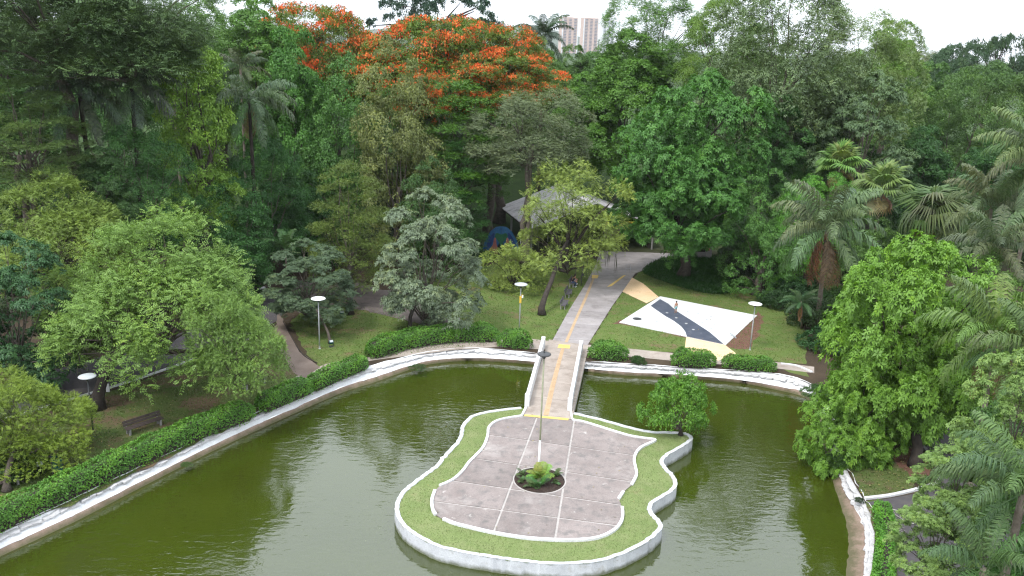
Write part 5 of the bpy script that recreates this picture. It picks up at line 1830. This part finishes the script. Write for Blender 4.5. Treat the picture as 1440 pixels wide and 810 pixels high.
tree('forest_tree', 'dense green tree below the left end of the scarlet canopy', 'mango', 420, 97, 48, 330, 160, (.042, .1, .026))
tree('forest_tree', 'tall green tree wrapped in creepers under the scarlet canopy', 'drape', 478, 93, 82, 350, 120, (.04, .095, .028))
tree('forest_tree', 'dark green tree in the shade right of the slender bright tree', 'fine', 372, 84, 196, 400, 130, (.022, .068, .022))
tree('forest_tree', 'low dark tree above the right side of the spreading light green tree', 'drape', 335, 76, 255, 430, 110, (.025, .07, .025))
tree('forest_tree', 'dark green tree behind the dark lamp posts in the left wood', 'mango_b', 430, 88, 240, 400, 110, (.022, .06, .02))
tree('forest_tree', 'olive brown tree draped with dry creepers left of the tall olive tree', 'drape', 560, 91, 60, 350, 130, (.085, .105, .045), depth=.9)
tree('forest_tree', 'dark green tree between the olive brown tree and the painted wall', 'layered', 640, 94, 200, 375, 95, (.035, .085, .028))
tree('forest_tree', 'slim dark green tree behind the pale silvery tree', 'drape', 612, 86, 225, 400, 90, (.03, .07, .025))
# ---- scarlet flamboyants and their surroundings
tree('flame_tree', 'scarlet flowering treetop at the left end of the red canopy', 'flamboyant', 465, 120, 14, 150, 210, (.095, .15, .028), group='flowering flame trees')
tree('flame_tree', 'widest orange red flowering tree in the middle of the red canopy', 'flamboyant', 588, 113, 26, 150, 250, (.1, .165, .028), group='flowering flame trees')
tree('flame_tree', 'orange red flowering tree at the right end of the red canopy beside the tall palm', 'flamboyant', 708, 112, 40, 158, 185, (.1, .165, .028), group='flowering flame trees')
tree('flame_tree', 'orange flowering lower tiers at the front of the red canopy', 'flamboyant', 690, 105, 78, 160, 190, (.1, .16, .03), group='flowering flame trees')
tree('flame_tree', 'small deep red flowering crown low on the left side of the canopy', 'flamboyant', 592, 99, 104, 185, 95, (.07, .13, .028), group='flowering flame trees')
tree('tier_tree', 'vivid green tiered tree under the orange flowers', 'layered', 640, 97, 116, 285, 160, (.075, .165, .022))
tree('tier_tree', 'fresh green tiered tree under the middle of the red canopy', 'layered', 565, 100, 130, 300, 130, (.06, .13, .022))
tree('dark_conifer', 'dark ragged treetop standing against the sky above the red canopy', 'tufted', 615, 138, -4, 52, 165, (.028, .06, .04))
tree('dark_conifer', 'small dark ragged twig crown on the skyline left of the tall palm', 'tufted', 690, 140, 28, 52, 50, (.028, .06, .04))
# ---- right forest
tree('forest_tree', 'domed dark green mango tree below the far apartment towers', 'mango', 885, 118, 48, 250, 190, (.048, .105, .022))
tree('forest_tree', 'smaller domed green tree between the red canopy and the mango tree', 'mango_b', 818, 119, 105, 248, 120, (.05, .115, .024))
tree('forest_tree', 'light green treetop on the skyline right of the apartment towers', 'feather', 925, 122, -12, 120, 150, (.055, .115, .03))
tree('forest_tree', 'leafy green treetop on the skyline behind the round dark tree', 'fine', 1015, 112, -20, 150, 130, (.06, .115, .03))
tree('tall_tree', 'very tall grey green feathery tree reaching the top edge right of centre', 'feather', 1105, 100, -60, 200, 225, (.125, .17, .085), base=G(1117, 340), tr=.4)
tree('forest_tree', 'grey green rounded treetop against the sky right of the tall feathery tree', 'feather', 1215, 104, 24, 200, 150, (.085, .125, .055))
tree('forest_tree', 'bright green treetop peeping out behind the tall feathery tree', 'mango_b', 1255, 114, 32, 170, 110, (.07, .14, .03))
tree('forest_tree', 'dark grey green tree with a full crown above the fan palms', 'silver', 1205, 92, 105, 300, 150, (.055, .085, .055))
tree('forest_tree', 'dark green tree between the round tree and the bare grey trunk', 'mango', 1080, 94, 135, 280, 110, (.032, .08, .026))
tree('forest_tree', 'dark leafy tree filling the wood behind the fan palms', 'mango_b', 1150, 102, 150, 330, 150, (.03, .07, .024))
tree('forest_tree', 'broad dark olive tree in the right wood below the far skyline', 'fine', 1345, 114, 92, 330, 170, (.04, .075, .024))
tree('forest_tree', 'broad dark olive tree at the right edge below the far skyline', 'fine', 1450, 108, 98, 320, 190, (.04, .078, .024))
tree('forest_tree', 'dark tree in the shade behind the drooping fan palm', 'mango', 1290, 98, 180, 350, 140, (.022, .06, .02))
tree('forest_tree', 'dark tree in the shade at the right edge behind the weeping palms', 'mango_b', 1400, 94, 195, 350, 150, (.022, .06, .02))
tree('forest_tree', 'dark far tree group on the skyline at the upper right', 'tufted', 1400, 185, 52, 120, 110, (.025, .052, .034))
tree('forest_tree', 'dark bluish far treetop on the skyline right of the sky gap', 'mango', 1340, 178, 62, 130, 90, (.03, .055, .036))
tree('forest_tree', 'far bluish treetop in the corner of the skyline at the right edge', 'mango_b', 1450, 180, 66, 140, 90, (.03, .055, .036))
tree('forest_tree', 'thin pale far treetop on the skyline beside the sky gap', 'feather', 1300, 190, 72, 110, 50, (.08, .1, .07))
for k, (pxx, Y, top, w, kind) in enumerate([(760, 140, 74, 120, 'mango'), (830, 150, 78, 120, 'mango_b'), (500, 150, 60, 150, 'fine'), (1060, 135, 40, 170, 'mango'), (310, 130, 20, 180, 'fine'),
                                            (150, 120, 0, 220, 'mango'), (-10, 110, -20, 220, 'mango_b'), (1200, 140, 70, 170, 'fine'), (1500, 140, 95, 200, 'mango'), (690, 135, 62, 130, 'fine'), (620, 150, 52, 160, 'mango'), (400, 140, 30, 140, 'mango_b'), (1385, 132, 98, 170, 'fine'), (1290, 140, 92, 120, 'mango'), (797, 146, 68, 80, 'mango')]):
    tree('backdrop_tree', 'green tree of the rear row, mostly hidden behind the nearer crowns', kind, pxx, Y, top, top + 190, w, (.045, .09, .028), group='rear row of park trees')
# ---- palms
palm('feather_palm', 'large palm with arching plumes and brown dead leaves beside the lawn', 'queen', 1163, 322, 71.5, 1.32, 24, (.1, .145, .07), base=G(1148, 462), tr=.22, dead=7, dead_col=(.17, .1, .055), low=-25)
palm('small_palm', 'small low palm at the foot of the large arching palm', 'feather', 1127, 425, 70.5, .5, 14, (.05, .1, .04), base=G(1127, 462), tr=.09, dead=2)
palm('fan_palm', 'fan palm with dry lower leaves, left of the pair in the right wood', 'fan', 1181, 232, 86, 1.15, 20, (.13, .2, .05), dead=5, dead_col=(.34, .26, .14), low=-25)
palm('fan_palm', 'fan palm with a thick skirt of tan dead leaves, right of the pair', 'fan', 1241, 266, 80, 1.2, 20, (.12, .185, .055), dead=5, dead_col=(.36, .28, .19), low=-25)
palm('fan_palm', 'drooping pale green fan palm below the dark wood on the right', 'droopfan', 1312, 302, 76, 1.15, 24, (.085, .12, .045), dead=3, dead_col=(.25, .22, .08), low=-35)
palm('feather_palm', 'weeping pale green palm at the right edge above the bright pond tree', 'queen', 1395, 292, 66, 1.05, 22, (.095, .135, .06), low=-25)
palm('feather_palm', 'tall weeping palm cut off by the right edge of the view', 'queen', 1462, 225, 62, 1.15, 22, (.1, .14, .06), low=-25)
palm('feather_palm', 'soft grey green palm low behind the bright pond tree at right', 'queen', 1400, 350, 58, .9, 20, (.085, .12, .055), low=-25)
palm('feather_palm', 'near palm with long combed leaves hanging over the right bank', 'queen', 1402, 470, 43, .95, 20, (.11, .17, .045), dead=4, low=-30)
palm('feather_palm', 'near palm leaning in from the right edge above the service road', 'queen', 1470, 505, 40, .95, 18, (.075, .13, .045), dead=2, low=-30)
palm('feather_palm', 'dark palm leaves spreading in the lower right corner', 'queen', 1440, 690, 25.5, .75, 20, (.075, .13, .05), low=-35)
palm('feather_palm', 'palm leaves at the bottom edge of the lower right corner', 'queen', 1385, 800, 24, .55, 16, (.07, .12, .045), low=-30)
palm('feather_palm', 'dark palm with drooping leaves, leftmost in the left wood', 'queen', 112, 132, 73, 1.2, 20, (.075, .11, .065), tr=.22, low=-36, high=65, bark='bark_dark')
palm('feather_palm', 'dark palm right of the leftmost palm in the left wood', 'queen', 185, 122, 76, 1.25, 20, (.08, .118, .07), tr=.22, low=-36, high=65, bark='bark_dark')
palm('feather_palm', 'palm with pale drooping leaves right of the slender bright tree', 'queen', 350, 140, 82, 1.15, 20, (.085, .13, .065), tr=.2, dead=2, low=-38, high=62, bark='bark_dark')
palm('feather_palm', 'pale palm crown in front of the fine leaved treetop at upper left', 'queen', 338, 96, 93, .8, 12, (.085, .11, .06), dead=2, dead_col=(.3, .27, .14), low=-25)
palm('feather_palm', 'hazy pale palm among the treetops at upper left', 'queen', 238, 58, 92, .9, 14, (.065, .1, .055), low=-30)
palm('small_palm', 'small broad leaved palm beside the dark lamp posts in the left wood', 'stiff', 402, 350, 76, .95, 12, (.05, .1, .03), tr=.08, low=5)
palm('tall_palm', 'tall dark palm standing on the skyline left of the apartment towers', 'feather', 764, 52, 122, 1.28, 19, (.05, .075, .05), tr=.24, low=-30)

# ---- undergrowth filling the floor of the wood
ug = random.Random(12)
spots = []
tries = 0
while len(spots) < 64 and tries < 4000:
    tries += 1
    x, y = ug.uniform(-62, 66), ug.uniform(66, 104)
    if x > -24 and x < 26 and y < 92: continue
    if -7 < x < 24 and y < 117: continue
    if inside(x, y, px(ROADP)): continue
    if any((x - a) ** 2 + (y - b) ** 2 < 12 for a, b in spots): continue
    spots.append((x, y))
for i, (x, y) in enumerate(spots):
    e = empty('undergrowth_bush', (x, y, terrain(x, y)), 'dark green undergrowth bush in the shade between the forest trunks', 'bush', 'undergrowth bushes in the wood')
    s = ug.uniform(.7, 1.5)
    col = (ug.uniform(.02, .04), ug.uniform(.05, .085), ug.uniform(.015, .03))
    link('foliage', PL['crown'], None, e, (0, 0, 0), (0, 0, ug.uniform(0, 6)), (s, s, s * ug.uniform(.7, 1.2)), col)
    link('branches', PL['branches'], None, e, (0, 0, .2), (0, 0, 0), (s, s, s))
for lab, q, w, h, col in (('tall dark shrub behind the kiosk in the right wood', (1000, 332), 5, 3.6, (.03, .07, .02)), ('dark shrub between the round tree and the creeper tree', (1045, 340), 6, 4.5, (.035, .085, .024)), ('dark shrub in the gap right of the kiosk', (1030, 362), 3.5, 2.2, (.03, .07, .02)), ('dark shrub in front of the painted entrance wall at its left foot', (676, 366), 3.2, 1.6, (.03, .075, .025)),
                          
                          ('low dark shrub at the left foot of the large drooping palm', (1095, 432), 3.6, 2.4, (.03, .07, .022)),
                          ('leafy shrub right of the trunk of the large drooping palm', (1178, 440), 4.2, 3.0, (.045, .1, .03)),
                          ('broad leaved shrub below the low grey wall in the right wood', (1250, 372), 4.5, 3.2, (.05, .11, .03)),
                          ('dark shrub below the road tree at the lower left behind the bins', (20, 668), 3.0, 1.5, (.04, .075, .02)),
                          ('shrub under the large bright pond tree beside the white stones', (1178, 652), 1.6, 1.0, (.06, .12, .03)),
                          ('dark shrub on the far bank below the large bright pond tree', (1155, 560), 2.2, 1.3, (.05, .11, .03))):
    shrub(lab, q, w, h, col)

# ---- ground cover
def blades(name, poly, dens, h, w, col, seed, z=0.0, jit=.4, holes=()):
    R = np.random.default_rng(seed)
    P = np.array([(p[0], p[1]) for p in poly])
    lo, hi = P.min(0), P.max(0)
    n = int((hi[0] - lo[0]) * (hi[1] - lo[1]) * dens)
    q = R.uniform(lo, hi, (n, 2))
    def inmask(poly_):
        A = np.array([(p[0], p[1]) for p in poly_])
        B = np.roll(A, 1, 0)
        r = np.zeros(n, bool)
        for (xi, yi), (xj, yj) in zip(A, B):
            c = ((yi > q[:, 1]) != (yj > q[:, 1])) & (q[:, 0] < (xj - xi) * (q[:, 1] - yi) / (yj - yi + 1e-12) + xi)
            r ^= c
        return r
    k = inmask(poly)
    for hpoly in holes: k &= ~inmask(hpoly)
    q = q[k]
    n = len(q)
    pts = np.column_stack([q, np.full(n, z)])
    D = unit(np.array([[0, 0, 1.]]) + R.normal(size=(n, 3)) * jit)
    N = unit(R.normal(size=(n, 3)) * np.array([1, 1, .2]))
    patch = .5 + .25 * np.sin(q[:, 0] * 1.3 + seed) + .25 * np.sin(q[:, 1] * 1.7 + q[:, 0] * .6)
    me = leaf_mesh(name, kites(pts, D, N, h * R.uniform(.5, 1.2, n), np.full(n, w), curl=.3), patch * .3 + .25 + R.uniform(0, .25, n))
    return link(name, me, M['leaf'], color=col, kind='stuff')
blades('island_grass', LAWN['island'], 150, .06, .03, (.165, .21, .085), 1, .0, 1.2, holes=[PW])
for k, d, col in (('lawn1', 40, (.085, .125, .035)), ('lawn2', 35, (.1, .145, .035)), ('lawn3', 35, (.1, .15, .035)), ('lawn4', 32, (.11, .16, .038)), ('lawn5', 40, (.08, .11, .03))):
    blades('lawn_grass', LAWN[k], d, .11, .06, col, len(k) + int(k[-1]), .008, 1.1, holes=[px([(870.7, 453.2), (928.2, 416.6), (1064.7, 443.4), (1020.6, 484.8)]), px([(857, 401), (882, 386), (928, 418), (909, 428)]), px([(963, 472), (1020, 484), (1040, 498), (960, 500)]), px([(780, 440), (792, 440), (806, 395), (790, 395)])])
MOUND = spline(px([(904, 382), (930, 366), (975, 360), (1030, 366), (1056, 386), (1052, 402), (1030, 412), (996, 413), (960, 405), (925, 393)]), 4, True)
sheet('grass_mound', [MOUND], .03, M['mound'], rough_edge=.05, seed=4)
blades('tall_grass', MOUND, 150, .42, .07, (.03, .085, .018), 5, .03, .5)
def litter():
    R = np.random.default_rng(8)
    q = []
    for poly, n in ((LAWN['lawn1'], 500), (LAWN['lawn2'], 260), (LAWN['lawn3'], 300), (LAWN['lawn4'], 380), (LAWN['lawn5'], 260), (px(PATH), 160), (LAWN['island'], 60), (px(ROADP), 160)):
        P = np.array([(p[0], p[1]) for p in poly])
        lo, hi = P.min(0), P.max(0)
        c = R.uniform(lo, hi, (n * 2, 2))
        q += [a for a in c if inside(a[0], a[1], poly)][:n]
    q = np.array(q)
    n = len(q)
    pts = np.column_stack([q, np.full(n, .075)])
    N = unit(np.array([[0, 0, 1.]]) + R.normal(size=(n, 3)) * .25)
    D = unit(np.cross(N, R.normal(size=(n, 3))))
    me = leaf_mesh('fallen_leaves', kites(pts, D, N, R.uniform(.07, .17, n), R.uniform(.04, .08, n)), R.uniform(0, 1, n))
    link('fallen_leaves', me, M['leaf'], color=(.2, .17, .09), kind='stuff')
litter()

# ================================================================ haze
def haze():
    bm = bmesh.new()
    add_box(bm, -7000, 7000, -400, 7000, -6.5, 240)
    m = bpy.data.materials.new('haze')
    m.use_nodes = True
    n, l = m.node_tree.nodes, m.node_tree.links
    n.clear()
    o = n.new('ShaderNodeOutputMaterial')
    v = n.new('ShaderNodeVolumePrincipled')
    v.inputs['Color'].default_value = (.93, .96, 1, 1)
    v.inputs['Density'].default_value = .00007
    v.inputs['Anisotropy'].default_value = .1
    l.new(v.outputs[0], o.inputs['Volume'])
    bm_obj('haze', bm, m, kind='stuff')
haze()
